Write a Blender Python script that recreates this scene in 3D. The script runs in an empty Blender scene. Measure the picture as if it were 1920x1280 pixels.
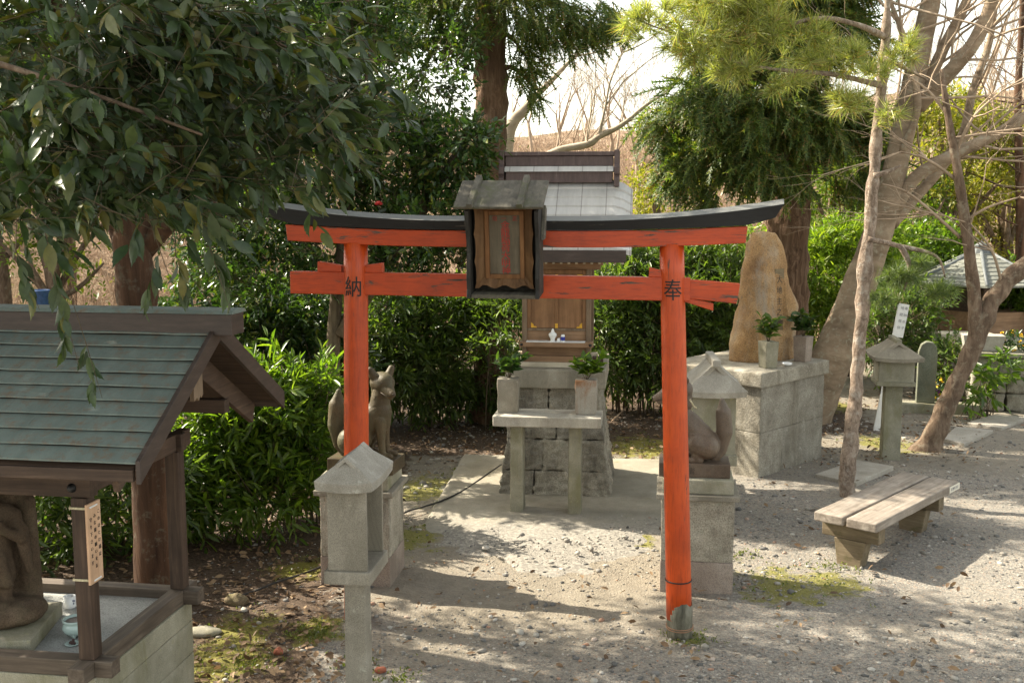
import bpy, bmesh, math, random
import numpy as np
from mathutils import Vector, Matrix, noise
SC = bpy.context.scene
COL = SC.collection
R = math.radians
rnd = random.Random(7)
RG = np.random.default_rng(11)

# ------------------------------------------------------------------ camera
FOC = 2000.0                                   # focal length in pixels of a 1920 px wide frame
PITCH = math.atan(258 / FOC)
EYE = 2.7
cam_data = bpy.data.cameras.new('camera')
cam_data.sensor_width = 36.0
cam_data.lens = 36.0 * FOC / 1920
cam_data.clip_end = 600
cam_data.clip_start = 0.05
cam = bpy.data.objects.new('camera', cam_data)
COL.objects.link(cam)
cam.location = (0, 0, EYE)
cam.rotation_euler = (math.pi / 2 - PITCH, 0, 0)
SC.camera = cam
# ------------------------------------------------------------------ sky, sun, exposure
SUN = Vector((-0.74, 0.34, 0.70)).normalized()   # towards the sun
world = bpy.data.worlds.new('World')
SC.world = world
world.use_nodes = True
wn = world.node_tree.nodes
sky = wn.new('ShaderNodeTexSky')
sky.sky_type = 'NISHITA'
sky.sun_disc = False
sky.sun_elevation = math.asin(SUN.z)
sky.sun_rotation = math.atan2(SUN.x, SUN.y) % (2 * math.pi)
sky.air_density = 1.0
sky.dust_density = 2.0
hsv = wn.new('ShaderNodeHueSaturation')          # thin warm overcast veil over the blue
hsv.inputs['Saturation'].default_value = 0.44
world.node_tree.links.new(sky.outputs[0], hsv.inputs['Color'])
veil = wn.new('ShaderNodeMix'); veil.data_type = 'RGBA'; veil.blend_type = 'MULTIPLY'
veil.inputs[0].default_value = 1.0
veil.inputs[7].default_value = (1.04, 1.0, 0.87, 1)
world.node_tree.links.new(hsv.outputs[0], veil.inputs[6])
world.node_tree.links.new(veil.outputs[2], wn['Background'].inputs[0])
wn['Background'].inputs[1].default_value = 0.145
sun_data = bpy.data.lights.new('sun', 'SUN')
sun_data.energy = 4.4
sun_data.angle = R(0.53)
sun_data.color = (1.0, 0.91, 0.75)
sun = bpy.data.objects.new('sun', sun_data)
COL.objects.link(sun)
sun.rotation_euler = (-SUN).to_track_quat('-Z', 'Y').to_euler()
SC.view_settings.view_transform = 'Standard'
SC.view_settings.look = 'None'
SC.view_settings.exposure = 1.66
SC.view_settings.gamma = 1.0
SC.view_settings.use_curve_mapping = False
SC.cycles.max_bounces = 8
SC.cycles.transparent_max_bounces = 8
SC.cycles.sample_clamp_indirect = 6
SC.cycles.use_denoising = True

CP, SP = math.cos(PITCH), math.sin(PITCH)
def at(px, py, y):
    """world point seen at photo pixel (px, py) at distance y"""
    u, v = px - 960, 640 - py
    s = y / (FOC * CP + v * SP)
    return Vector((u * s, y, EYE + (-FOC * SP + v * CP) * s))
def gr(px, py, z=0.0):
    u, v = px - 960, 640 - py
    s = (z - EYE) / (-FOC * SP + v * CP)
    return Vector((u * s, (FOC * CP + v * SP) * s, z))

# ------------------------------------------------------------------ tags
def tag(o, label, cat, group=None, kind=None):
    if label: o['label'] = label
    if cat: o['category'] = cat
    if group: o['group'] = group
    if kind: o['kind'] = kind
    return o
def thing(name, label, cat, loc=(0, 0, 0), rz=0.0, group=None):
    o = bpy.data.objects.new(name, None)
    o.empty_display_size = 0.1
    COL.objects.link(o)
    o.location = loc
    o.rotation_euler = (0, 0, rz)
    return tag(o, label, cat, group)

# ------------------------------------------------------------------ mesh builder
class MB:
    def __init__(s):
        s.v, s.f = [], []
    def add(s, vs, fs, M=None):
        b = len(s.v)
        for p in vs:
            p = Vector(p)
            s.v.append(M @ p if M is not None else p)
        for f in fs:
            s.f.append([i + b for i in f])
        return s
    def hexa(s, p, M=None):
        # p: 4 bottom (ccw from above), 4 top
        return s.add(p, [(3, 2, 1, 0), (4, 5, 6, 7), (0, 1, 5, 4), (1, 2, 6, 5), (2, 3, 7, 6), (3, 0, 4, 7)], M)
    def box(s, x0, x1, y0, y1, z0, z1, M=None):
        return s.hexa([(x0, y0, z0), (x1, y0, z0), (x1, y1, z0), (x0, y1, z0),
                       (x0, y0, z1), (x1, y0, z1), (x1, y1, z1), (x0, y1, z1)], M)
    def frustum(s, cx, cy, wx0, wy0, z0, wx1, wy1, z1, M=None):
        a, b, c, d = wx0 / 2, wy0 / 2, wx1 / 2, wy1 / 2
        return s.hexa([(cx - a, cy - b, z0), (cx + a, cy - b, z0), (cx + a, cy + b, z0), (cx - a, cy + b, z0),
                       (cx - c, cy - d, z1), (cx + c, cy - d, z1), (cx + c, cy + d, z1), (cx - c, cy + d, z1)], M)
    def prism(s, poly, a, b, axis='y', M=None):
        """poly is in the plane across the axis: axis y -> (x,z), axis x -> (y,z), axis z -> (x,y)"""
        n = len(poly)
        def mk(q, t):
            return {'y': (q[0], t, q[1]), 'x': (t, q[0], q[1]), 'z': (q[0], q[1], t)}[axis]
        vs = [mk(q, a) for q in poly] + [mk(q, b) for q in poly]
        fs = [list(range(n))[::-1], list(range(n, 2 * n))] + [(i, (i + 1) % n, n + (i + 1) % n, n + i) for i in range(n)]
        return s.add(vs, fs, M)
    def tube(s, pts, rad, n=8, M=None, wob=0.0, cap=True):
        pts = [Vector(p) for p in pts]
        if not hasattr(rad, '__len__'): rad = [rad] * len(pts)
        up = Vector((0, 0, 1))
        vs, fs = [], []
        prev = None
        for i, p in enumerate(pts):
            d = (pts[min(i + 1, len(pts) - 1)] - pts[max(i - 1, 0)]).normalized()
            if prev is None:
                e1 = d.cross(up if abs(d.z) < .9 else Vector((1, 0, 0))).normalized()
            else:
                e1 = (prev - d * prev.dot(d)).normalized()
            prev = e1
            e2 = d.cross(e1)
            for k in range(n):
                a = 2 * math.pi * k / n
                r = rad[i]
                q = p + (e1 * math.cos(a) + e2 * math.sin(a)) * r
                if wob:
                    q += (q - p) * wob * noise.noise(q * 6.0)
                vs.append(q)
        for i in range(len(pts) - 1):
            for k in range(n):
                k2 = (k + 1) % n
                fs.append((i * n + k, i * n + k2, (i + 1) * n + k2, (i + 1) * n + k))
        if cap:
            fs.append(list(range(n))[::-1])
            fs.append([len(vs) - n + k for k in range(n)])
        return s.add(vs, fs, M)
    def lathe(s, prof, n=20, M=None):
        vs = [(r * math.cos(2 * math.pi * k / n), r * math.sin(2 * math.pi * k / n), z) for r, z in prof for k in range(n)]
        fs = [(i * n + k, i * n + (k + 1) % n, (i + 1) * n + (k + 1) % n, (i + 1) * n + k) for i in range(len(prof) - 1) for k in range(n)]
        fs.append(list(range(n))[::-1])
        fs.append([(len(prof) - 1) * n + k for k in range(n)])
        return s.add(vs, fs, M)
    def capsule(s, p0, p1, r0, r1, n=14):
        p0, p1 = Vector(p0), Vector(p1)
        d = (p1 - p0)
        L = d.length
        d = d / L if L > 1e-6 else Vector((0, 0, 1))
        pts, rad = [], []
        for k in range(6):
            a = math.pi / 2 * k / 5.0
            pts.append(p0 - d * r0 * math.cos(a) * .999); rad.append(max(r0 * math.sin(a), r0 * .03))
        for k in range(6):
            a = math.pi / 2 * k / 5.0
            pts.append(p1 + d * r1 * math.sin(a) * .999 + d * 1e-5 * (k + 1)); rad.append(max(r1 * math.cos(a), r1 * .03))
        return s.tube(pts, rad, n)
    def ball(s, c, rx, ry, rz, n=14):
        pr = [(max(math.sin(math.pi * k / 10), .02), -math.cos(math.pi * k / 10)) for k in range(11)]
        return s.lathe(pr, n, Matrix.Translation(c) @ Matrix.Diagonal((rx, ry, rz, 1)))
    def mesh(s, name):
        me = bpy.data.meshes.new(name)
        me.from_pydata([tuple(v) for v in s.v], [], s.f)
        me.update()
        return me
    def build(s, name, mat, parent=None, smooth=False, bevel=0.0, loc=None, rz=0.0, seg=2, jit=0.0, autos=True):
        if jit:
            for i, v in enumerate(s.v):
                s.v[i] = v + Vector((noise.noise(v * 9.1), noise.noise(v * 9.1 + Vector((7, 0, 0))), noise.noise(v * 9.1 + Vector((0, 9, 0))))) * jit
        me = s.mesh(name)
        bm = bmesh.new(); bm.from_mesh(me)
        bmesh.ops.recalc_face_normals(bm, faces=bm.faces)
        bm.to_mesh(me); bm.free()
        return link(name, me, mat, parent, smooth, bevel, loc, rz, seg)
def link(name, me, mat, parent=None, smooth=False, bevel=0.0, loc=None, rz=0.0, seg=2):
    o = bpy.data.objects.new(name, me)
    COL.objects.link(o)
    me.materials.append(mat)
    if smooth:
        me.polygons.foreach_set('use_smooth', [True] * len(me.polygons))
    if bevel:
        m = o.modifiers.new('edge', 'BEVEL')
        m.width = bevel; m.segments = seg; m.limit_method = 'ANGLE'; m.angle_limit = R(35)
    if parent is not None: o.parent = parent
    if loc is not None: o.location = loc
    o.rotation_euler = (0, 0, rz)
    return o
def rough(name, mb, mat, parent=None, cuts=6, amp=.01, freq=6.0, bevel=0.0, rot_seed=0, smooth=True, edge=.0, **kw):
    """blocks with broken, hand-dressed faces: bevel, subdivide, displace by noise"""
    me = mb.mesh(name)
    bm = bmesh.new(); bm.from_mesh(me)
    bmesh.ops.recalc_face_normals(bm, faces=bm.faces)
    if bevel:
        bmesh.ops.bevel(bm, geom=bm.edges[:], offset=bevel, segments=2, profile=.6, affect='EDGES')
    bmesh.ops.subdivide_edges(bm, edges=[e for e in bm.edges if e.calc_length() > bevel * 3], cuts=cuts, use_grid_fill=True)
    bm.normal_update()
    off = Vector((rot_seed * 3.7, rot_seed * 1.3, rot_seed * 2.1))
    for v in bm.verts:
        q = v.co * freq + off
        d = noise.noise(q) + .5 * noise.noise(q * 2.3) + .3 * noise.noise(q * 5.1)
        v.co = v.co + v.normal * d * amp
    bm.to_mesh(me); bm.free()
    return link(name, me, mat, parent, smooth, 0, **kw)
def fused(name, mb, mat, parent=None, voxel=.012, it=5, amp=.002, freq=25, loc=None, rz=0.0, fac=.5):
    """one continuous carved surface from overlapping volumes"""
    me = mb.mesh('tmp')
    bm = bmesh.new(); bm.from_mesh(me)
    bmesh.ops.recalc_face_normals(bm, faces=bm.faces)
    bm.to_mesh(me); bm.free()
    o = bpy.data.objects.new('tmp', me); COL.objects.link(o)
    m = o.modifiers.new('r', 'REMESH'); m.mode = 'VOXEL'; m.voxel_size = voxel
    m = o.modifiers.new('s', 'SMOOTH'); m.iterations = it; m.factor = fac
    bpy.context.view_layer.update()
    e = o.evaluated_get(bpy.context.evaluated_depsgraph_get())
    res = bpy.data.meshes.new_from_object(e)
    bpy.data.objects.remove(o)
    res.name = name
    res.materials.clear()
    bm = bmesh.new(); bm.from_mesh(res)
    bm.normal_update()
    for v in bm.verts:
        q = v.co * freq
        v.co += v.normal * amp * (noise.noise(q) + .6 * noise.noise(q * 2.6))
    bm.to_mesh(res); bm.free()
    return link(name, res, mat, parent, True, 0, loc, rz)
_fc = {}
def glyph(ch):
    if ch not in _fc:
        cu = bpy.data.curves.new('t', 'FONT'); cu.body = ch; cu.size = 1.0; cu.extrude = .5; cu.resolution_u = 3
        o = bpy.data.objects.new('t', cu); COL.objects.link(o)
        bpy.context.view_layer.update()
        m = bpy.data.meshes.new_from_object(o.evaluated_get(bpy.context.evaluated_depsgraph_get()))
        vs = [v.co.copy() for v in m.vertices]; fs = [list(p.vertices) for p in m.polygons]
        bpy.data.objects.remove(o)
        x0 = min(v.x for v in vs); x1 = max(v.x for v in vs)
        _fc[ch] = ([Vector((v.x - (x0 + x1) / 2, v.y - .36, v.z)) for v in vs], fs)
    return _fc[ch]
def write_down(mb, text, M, size, step, depth=.003, sx=1.0):
    """a column of characters; M maps (x right, y up, z out)"""
    for i, ch in enumerate(text):
        if ch == ' ': continue
        vs, fs = glyph(ch)
        mb.add([Vector((v.x * size * sx, v.y * size - i * step, v.z * depth)) for v in vs], fs, M)
XZ = Matrix(((1, 0, 0, 0), (0, 0, -1, 0), (0, 1, 0, 0), (0, 0, 0, 1)))    # text plane facing -y

# ------------------------------------------------------------------ materials
def nt(name):
    m = bpy.data.materials.new(name); m.use_nodes = True
    t = m.node_tree
    return m, t, t.nodes['Principled BSDF']
def ramp(t, fac, stops):
    r = t.nodes.new('ShaderNodeValToRGB')
    e = r.color_ramp.elements
    while len(e) < len(stops): e.new(.5)
    for i, (p, c) in enumerate(stops):
        e[i].position = p; e[i].color = (*c, 1) if len(c) == 3 else c
    t.links.new(fac, r.inputs[0])
    return r.outputs[0]
def mixc(t, fac, a, b, mode='MIX'):
    m = t.nodes.new('ShaderNodeMix'); m.data_type = 'RGBA'; m.blend_type = mode
    for sock, val in ((m.inputs[0], fac), (m.inputs[6], a), (m.inputs[7], b)):
        if hasattr(val, 'links') or hasattr(val, 'is_linked'): t.links.new(val, sock)
        elif isinstance(val, (int, float)): sock.default_value = val
        else: sock.default_value = (*val, 1)
    return m.outputs[2]
def coords(t, scale=(1, 1, 1), off=None):
    tc = t.nodes.new('ShaderNodeTexCoord')
    mp = t.nodes.new('ShaderNodeMapping')
    mp.inputs['Scale'].default_value = scale
    oi = t.nodes.new('ShaderNodeObjectInfo')
    va = t.nodes.new('ShaderNodeVectorMath'); va.operation = 'ADD'
    vm = t.nodes.new('ShaderNodeVectorMath'); vm.operation = 'SCALE'; vm.inputs['Scale'].default_value = 17.0
    cb = t.nodes.new('ShaderNodeCombineXYZ')
    for k in range(3): t.links.new(oi.outputs['Random'], cb.inputs[k])
    t.links.new(cb.outputs[0], vm.inputs[0])
    t.links.new(tc.outputs['Object'], va.inputs[0]); t.links.new(vm.outputs[0], va.inputs[1])
    t.links.new(va.outputs[0], mp.inputs['Vector'])
    return mp.outputs[0]
def noi(t, vec, scale, detail=6, rough=.6, dist=0.0):
    n = t.nodes.new('ShaderNodeTexNoise')
    n.inputs['Scale'].default_value = scale; n.inputs['Detail'].default_value = detail
    n.inputs['Roughness'].default_value = rough; n.inputs['Distortion'].default_value = dist
    if vec is not None: t.links.new(vec, n.inputs['Vector'])
    return n.outputs['Fac']
def bump(t, b, h, strength=.4, dist=.01):
    n = t.nodes.new('ShaderNodeBump'); n.inputs['Strength'].default_value = strength; n.inputs['Distance'].default_value = dist
    t.links.new(h, n.inputs['Height']); t.links.new(n.outputs[0], b.inputs['Normal'])
    return n
def stone(name, c0, c1, c2, speck=330, big=4, stain=None, stain_amt=.5, rough_=.85, bm=.35, lichen=None, ss=3.2):
    m, t, b = nt(name)
    v = coords(t)
    f1 = noi(t, v, big, 7, .65)
    base = ramp(t, f1, [(.3, c0), (.55, c1), (.72, c2)])
    f2 = noi(t, v, speck, 2, .5)
    sp = ramp(t, f2, [(.34, (.55, .54, .52)), (.5, (1, 1, 1)), (.68, (1.28, 1.26, 1.22))])
    g_ = t.nodes.new('ShaderNodeNewGeometry')
    base = mixc(t, 1.0, base, ramp(t, g_.outputs['Random Per Island'], [(0, (.78, .78, .78)), (1, (1.18, 1.16, 1.12))]), 'MULTIPLY')
    col = mixc(t, .75, base, sp, 'MULTIPLY')
    if stain:
        f3 = noi(t, coords(t, (1, 1, .35)), ss, 8, .7, .6)
        msk = ramp(t, f3, [(.48, (0, 0, 0)), (.66, (stain_amt,) * 3)])
        col = mixc(t, msk, col, stain)
    if lichen:
        f4 = noi(t, v, 11, 6, .75)
        msk = ramp(t, f4, [(.6, (0, 0, 0)), (.68, (.75,) * 3)])
        col = mixc(t, msk, col, lichen)
    t.links.new(col, b.inputs['Base Color'])
    b.inputs['Roughness'].default_value = rough_
    b.inputs['Specular IOR Level'].default_value = .3
    f5 = noi(t, v, 70 if bm < .8 else 34, 8, .8)
    bump(t, b, f5, bm, .012 if bm < .8 else .035)
    return m
def wood(name, c0, c1, c2, grain='z', rough_=.7, gs=1.0, bm=.25, stain=None, spec=.35):
    m, t, b = nt(name)
    s = {'x': (1.2, 22, 22), 'y': (22, 1.2, 22), 'z': (22, 22, 1.2)}[grain]
    s = tuple(k * gs for k in s)
    v = coords(t, s)
    f1 = noi(t, v, 1.6, 8, .7, .5)
    col = ramp(t, f1, [(.3, c0), (.52, c1), (.72, c2)])
    f2 = noi(t, coords(t), 5, 5, .6)
    col = mixc(t, .6, col, ramp(t, f2, [(.3, (.6, .6, .6)), (.7, (1.25, 1.25, 1.25))]), 'MULTIPLY')
    if stain:
        f3 = noi(t, coords(t), 6, 8, .75, .3)
        col = mixc(t, ramp(t, f3, [(.52, (0, 0, 0)), (.66, (.8,) * 3)]), col, stain)
    t.links.new(col, b.inputs['Base Color'])
    b.inputs['Roughness'].default_value = rough_
    b.inputs['Specular IOR Level'].default_value = spec
    bump(t, b, f1, bm, .006)
    return m
def painted(name, paint0, paint1, under, grain='z', wear=.62, rough_=.42):
    m, t, b = nt(name)
    s = {'x': (1.0, 9, 9), 'z': (9, 9, 1.0)}[grain]
    f1 = noi(t, coords(t), 3.0, 6, .6)
    col = ramp(t, f1, [(.3, paint0), (.7, paint1)])
    f0 = noi(t, coords(t, s), 9, 6, .65)
    col = mixc(t, .6, col, ramp(t, f0, [(.30, (.45, .42, .40)), (.5, (1, 1, 1)), (.7, (1.08, 1.12, 1.15))]), 'MULTIPLY')
    fg = noi(t, coords(t), 1.7, 7, .7)
    col = mixc(t, .55, col, ramp(t, fg, [(.34, (.58, .55, .5)), (.5, (1, 1, 1)), (.68, (1.05, 1.2, 1.25))]), 'MULTIPLY')
    f2 = noi(t, coords(t, s), 2.6, 9, .72, .4)
    msk = ramp(t, f2, [(wear, (0, 0, 0)), (wear + .035, (1, 1, 1))])
    f3 = noi(t, coords(t, s), 14, 5, .6)
    un = ramp(t, f3, [(.35, tuple(k * .4 for k in under)), (.65, under)])
    col = mixc(t, msk, col, un)
    t.links.new(col, b.inputs['Base Color'])
    rr = ramp(t, msk, [(0, (rough_,) * 3), (1, (.85,) * 3)])
    t.links.new(rr, b.inputs['Roughness'])
    hh = t.nodes.new('ShaderNodeMath'); hh.operation = 'SUBTRACT'
    t.links.new(f3, hh.inputs[0]); t.links.new(msk, hh.inputs[1])
    bump(t, b, hh.outputs[0], .25, .004)
    return m
def leaf(name, c0, c1, c2, c3=None, rough_=.38, trans=.35, tcol=None, spec=.5, bm=.0):
    m, t, b = nt(name)
    g = t.nodes.new('ShaderNodeNewGeometry')
    st = [(.0, c0), (.45, c1), (.85, c2)] + ([(.97, c3)] if c3 else [])
    col = ramp(t, g.outputs['Random Per Island'], st)
    tc = t.nodes.new('ShaderNodeTexCoord')
    f = noi(t, tc.outputs['Object'], 45, 3, .6)
    col = mixc(t, .5, col, ramp(t, f, [(.35, (.65, .65, .65)), (.65, (1.3, 1.3, 1.2))]), 'MULTIPLY')
    t.links.new(col, b.inputs['Base Color'])
    b.inputs['Roughness'].default_value = rough_
    b.inputs['Specular IOR Level'].default_value = spec
    if trans:
        tr = t.nodes.new('ShaderNodeBsdfTranslucent')
        tcl = mixc(t, 1.0, col, tcol or (1.7, 1.9, .5), 'MULTIPLY')
        t.links.new(tcl, tr.inputs['Color'])
        mx = t.nodes.new('ShaderNodeMixShader'); mx.inputs[0].default_value = trans
        t.links.new(b.outputs[0], mx.inputs[1]); t.links.new(tr.outputs[0], mx.inputs[2])
        t.links.new(mx.outputs[0], t.nodes['Material Output'].inputs['Surface'])
    return m
def plain(name, c, rough_=.5, spec=.5, metal=0.0, var=.25, sc=20):
    m, t, b = nt(name)
    f = noi(t, coords(t), sc, 5, .6)
    col = ramp(t, f, [(.3, tuple(k * (1 - var) for k in c)), (.7, tuple(min(1, k * (1 + var)) for k in c))])
    t.links.new(col, b.inputs['Base Color'])
    b.inputs['Roughness'].default_value = rough_; b.inputs['Specular IOR Level'].default_value = spec
    b.inputs['Metallic'].default_value = metal
    return m
def bark(name, c0, c1, c2, vs=(14, 14, 1.6), bm=.8, lich=None, scale=1.0, bd=.03):
    m, t, b = nt(name)
    f1 = noi(t, coords(t, vs), scale, 8, .7, .6)
    col = ramp(t, f1, [(.3, c0), (.5, c1), (.7, c2)])
    f2 = noi(t, coords(t), 2.5, 5, .6)
    col = mixc(t, .6, col, ramp(t, f2, [(.3, (.55, .55, .55)), (.7, (1.3, 1.3, 1.3))]), 'MULTIPLY')
    if lich:
        f3 = noi(t, coords(t), 12, 6, .7)
        col = mixc(t, ramp(t, f3, [(.54, (0, 0, 0)), (.64, (.7,) * 3)]), col, lich)
    t.links.new(col, b.inputs['Base Color'])
    b.inputs['Roughness'].default_value = .9; b.inputs['Specular IOR Level'].default_value = .2
    bump(t, b, f1, bm, bd)
    return m

granite = stone('granite', (.205, .185, .145), (.30, .272, .22), (.39, .36, .30), stain=(.13, .115, .085), stain_amt=.65, lichen=(.42, .41, .33))
granite_pale = stone('granite_pale', (.30, .28, .24), (.41, .385, .335), (.52, .495, .44), stain=(.19, .17, .135), stain_amt=.65, bm=.5, lichen=(.5, .48, .42))
granite_rough = stone('granite_rough', (.29, .26, .21), (.44, .405, .335), (.56, .525, .45), speck=120, big=6, bm=.9, stain=(.08, .07, .055), stain_amt=.7, lichen=(.36, .36, .28))
plinth_stone = stone('plinth_stone', (.27, .245, .20), (.40, .37, .31), (.52, .49, .42), speck=105, big=5, stain=(.18, .155, .11), stain_amt=.7, bm=.9, lichen=(.52, .49, .42))
granite_warm = stone('granite_warm', (.22, .17, .14), (.33, .27, .225), (.42, .36, .31), speck=180, stain=(.15, .12, .09), stain_amt=.5, bm=.5)
granite_moss = stone('granite_moss', (.20, .19, .14), (.30, .285, .22), (.40, .38, .31), stain=(.16, .15, .07), stain_amt=.7, lichen=(.33, .31, .17))
boulder_mat = stone('boulder_stone', (.22, .125, .06), (.40, .245, .115), (.52, .38, .23), speck=90, big=2.6, stain=(.30, .30, .27), stain_amt=.6, bm=.7, lichen=(.17, .13, .09))
fox_mat = stone('fox_stone', (.05, .036, .018), (.09, .063, .032), (.14, .10, .055), speck=200, stain=(.10, .10, .055), stain_amt=.6, rough_=.55, bm=.2)
fox_mat2 = stone('fox_stone_brown', (.075, .052, .036), (.125, .088, .062), (.19, .14, .10), speck=200, stain=(.15, .13, .105), stain_amt=.5, rough_=.5, bm=.2)
statue_mat = stone('statue_stone', (.065, .043, .026), (.12, .083, .053), (.19, .14, .095), speck=150, bm=.6, stain=(.12, .11, .06), stain_amt=.5)
slab_mat = stone('paving_stone', (.32, .29, .24), (.42, .385, .33), (.50, .465, .41), speck=200, stain=(.24, .21, .17), bm=.25)
brown_wood = wood('brown_wood', (.032, .019, .012), (.062, .038, .025), (.11, .07, .046))
brown_wood_x = wood('brown_wood_x', (.032, .019, .012), (.062, .038, .025), (.11, .07, .046), 'x')
brown_wood_y = wood('brown_wood_y', (.045, .027, .018), (.085, .052, .034), (.14, .09, .06), 'y')
grey_wood_x = wood('grey_wood_x', (.06, .043, .031), (.11, .083, .06), (.18, .142, .108), 'x')
grey_wood_y = wood('grey_wood_y', (.06, .043, .031), (.11, .083, .06), (.18, .142, .108), 'y')
shrine_wood = wood('shrine_wood', (.16, .078, .035), (.24, .125, .058), (.33, .18, .09), 'z', gs=.6)
shrine_wood_x = wood('shrine_wood_x', (.17, .095, .05), (.26, .155, .085), (.35, .22, .13), 'x', gs=.6)
shrine_grey = wood('shrine_weathered', (.13, .085, .052), (.20, .14, .09), (.29, .21, .14), 'z', gs=.7)
shrine_pale = wood('shrine_pale', (.42, .36, .26), (.56, .49, .37), (.66, .60, .47), 'x', gs=.6)
bench_wood = wood('bench_wood', (.16, .13, .10), (.26, .22, .18), (.38, .335, .285), 'x', gs=.8, bm=.6, stain=(.14, .105, .08))
bench_dark = wood('bench_support', (.10, .075, .045), (.17, .13, .08), (.25, .20, .13), 'y', gs=.8, bm=.5, stain=(.09, .08, .03))
plaque_wood = wood('plaque_wood', (.07, .033, .012), (.125, .062, .023), (.19, .10, .042), 'z', gs=.6)
plaque_frame = wood('plaque_frame', (.13, .055, .018), (.20, .09, .032), (.27, .135, .053), 'z', gs=.6)
plaque_face = wood('plaque_face', (.08, .062, .04), (.14, .112, .073), (.20, .165, .115), 'z', gs=.5, stain=(.09, .085, .06))
plaque_roof = wood('plaque_roof', (.055, .048, .036), (.105, .092, .068), (.17, .15, .115), 'y', gs=.8, stain=(.075, .08, .03), bm=.5)
dark_wood = wood('dark_wood', (.012, .011, .010), (.028, .025, .021), (.06, .052, .042), 'z', stain=(.07, .068, .055))
tan_board = wood('notice_wood', (.48, .29, .17), (.58, .37, .23), (.66, .46, .31), 'z', gs=.5, bm=.05)
red_z = painted('vermilion_post', (.45, .049, .004), (.58, .074, .006), (.10, .075, .055), 'z', .615)
red_x = painted('vermilion_beam', (.40, .041, .004), (.53, .060, .005), (.12, .09, .065), 'x', .60)
red_worn = painted('vermilion_worn', (.40, .041, .004), (.53, .060, .005), (.13, .10, .075), 'x', .57)
black_x = painted('black_beam', (.008, .008, .009), (.018, .018, .018), (.15, .135, .11), 'x', .61, .6)
# weathered upper face of the black beam: paint gone where rain lies
_t = black_x.node_tree; _b = _t.nodes['Principled BSDF']
_src = _b.inputs['Base Color'].links[0].from_socket
_g = _t.nodes.new('ShaderNodeNewGeometry'); _s = _t.nodes.new('ShaderNodeSeparateXYZ'); _t.links.new(_g.outputs['True Normal'], _s.inputs[0])
_m = _t.nodes.new('ShaderNodeMath'); _m.operation = 'MULTIPLY_ADD'; _m.inputs[1].default_value = .9; _m.inputs[2].default_value = -.35
_t.links.new(noi(_t, coords(_t, (1.5, 12, 12)), 3, 7, .7), _m.inputs[0])
_a = _t.nodes.new('ShaderNodeMath'); _a.operation = 'ADD'; _t.links.new(_s.outputs[2], _a.inputs[0]); _t.links.new(_m.outputs[0], _a.inputs[1])
_t.links.new(mixc(_t, ramp(_t, _a.outputs[0], [(.75, (0, 0, 0)), (.95, (.9,) * 3)]), _src, (.16, .16, .15)), _b.inputs['Base Color'])
ink = plain('ink', (.008, .007, .006), .6, var=.1)
faint_ink = plain('faint_ink', (.20, .20, .21), .7, var=.1)
vermilion_ink = plain('vermilion_ink', (.36, .022, .012), .6, var=.3, sc=60)
gold = plain('gilt_brass', (.72, .42, .06), .45, metal=.7)
porcelain = plain('porcelain', (.82, .82, .80), .15, var=.03)
blue_glaze = plain('blue_glaze', (.03, .04, .30), .2)
celadon = plain('celadon', (.40, .50, .46), .12, var=.06)
ash = plain('incense_ash', (.24, .20, .17), .95, sc=120)
iron = plain('black_iron', (.012, .012, .012), .5)
white_paint = plain('white_paint', (.78, .78, .75), .5, var=.06)
rope_mat = plain('straw_rope', (.48, .42, .27), .9, var=.35, sc=90)
cable_mat = plain('black_cable', (.02, .018, .016), .7)
brick_mat = plain('red_clay', (.34, .11, .06), .9, sc=50)
rock_mat = stone('field_rock', (.17, .13, .08), (.29, .23, .14), (.40, .34, .23), speck=120, stain=(.20, .19, .06), stain_amt=.7, bm=.7)
copper, _t, _b = nt('verdigris_copper')
_v = coords(_t); _f = noi(_t, coords(_t, (3, 1, 1)), 4, 7, .65)
_c = ramp(_t, _f, [(.3, (.10, .128, .115)), (.55, (.135, .168, .15)), (.75, (.18, .21, .185))])
_c = mixc(_t, ramp(_t, noi(_t, _v, 16, 8, .75), [(.50, (0, 0, 0)), (.66, (.85,) * 3)]), _c, (.15, .10, .062))
_c = mixc(_t, ramp(_t, noi(_t, _v, 140, 3, .6), [(.60, (0, 0, 0)), (.70, (.7,) * 3)]), _c, (.13, .09, .06))
_t.links.new(_c, _b.inputs['Base Color']); _b.inputs['Roughness'].default_value = .62; _b.inputs['Specular IOR Level'].default_value = .4
bump(_t, _b, noi(_t, _v, 60, 5), .15, .006)
copper_brown, _t, _b = nt('brown_copper')
_f = noi(_t, coords(_t, (1, 1, 6)), 7, 7, .65)
_t.links.new(ramp(_t, _f, [(.3, (.028, .019, .015)), (.6, (.052, .034, .027)), (.8, (.095, .07, .058))]), _b.inputs['Base Color'])
_b.inputs['Roughness'].default_value = .5
shrine_copper, _t, _b = nt('shrine_roof_metal')
_v = coords(_t, (1, 1, 1)); _f = noi(_t, coords(_t, (5, 1, 1)), 3, 7, .7)
_c = ramp(_t, _f, [(.3, (.43, .415, .40)), (.6, (.53, .515, .495)), (.8, (.61, .595, .575))])
_sx = _t.nodes.new('ShaderNodeSeparateXYZ'); _tc = _t.nodes.new('ShaderNodeTexCoord'); _t.links.new(_tc.outputs['Object'], _sx.inputs[0])
_fr = _t.nodes.new('ShaderNodeMath'); _fr.operation = 'MULTIPLY'; _fr.inputs[1].default_value = 4.4; _t.links.new(_sx.outputs[0], _fr.inputs[0])
_f2 = _t.nodes.new('ShaderNodeMath'); _f2.operation = 'FRACT'; _t.links.new(_fr.outputs[0], _f2.inputs[0])
_c = mixc(_t, ramp(_t, _f2.outputs[0], [(.955, (0, 0, 0)), (.97, (.8,) * 3)]), _c, (.22, .20, .19))
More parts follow.
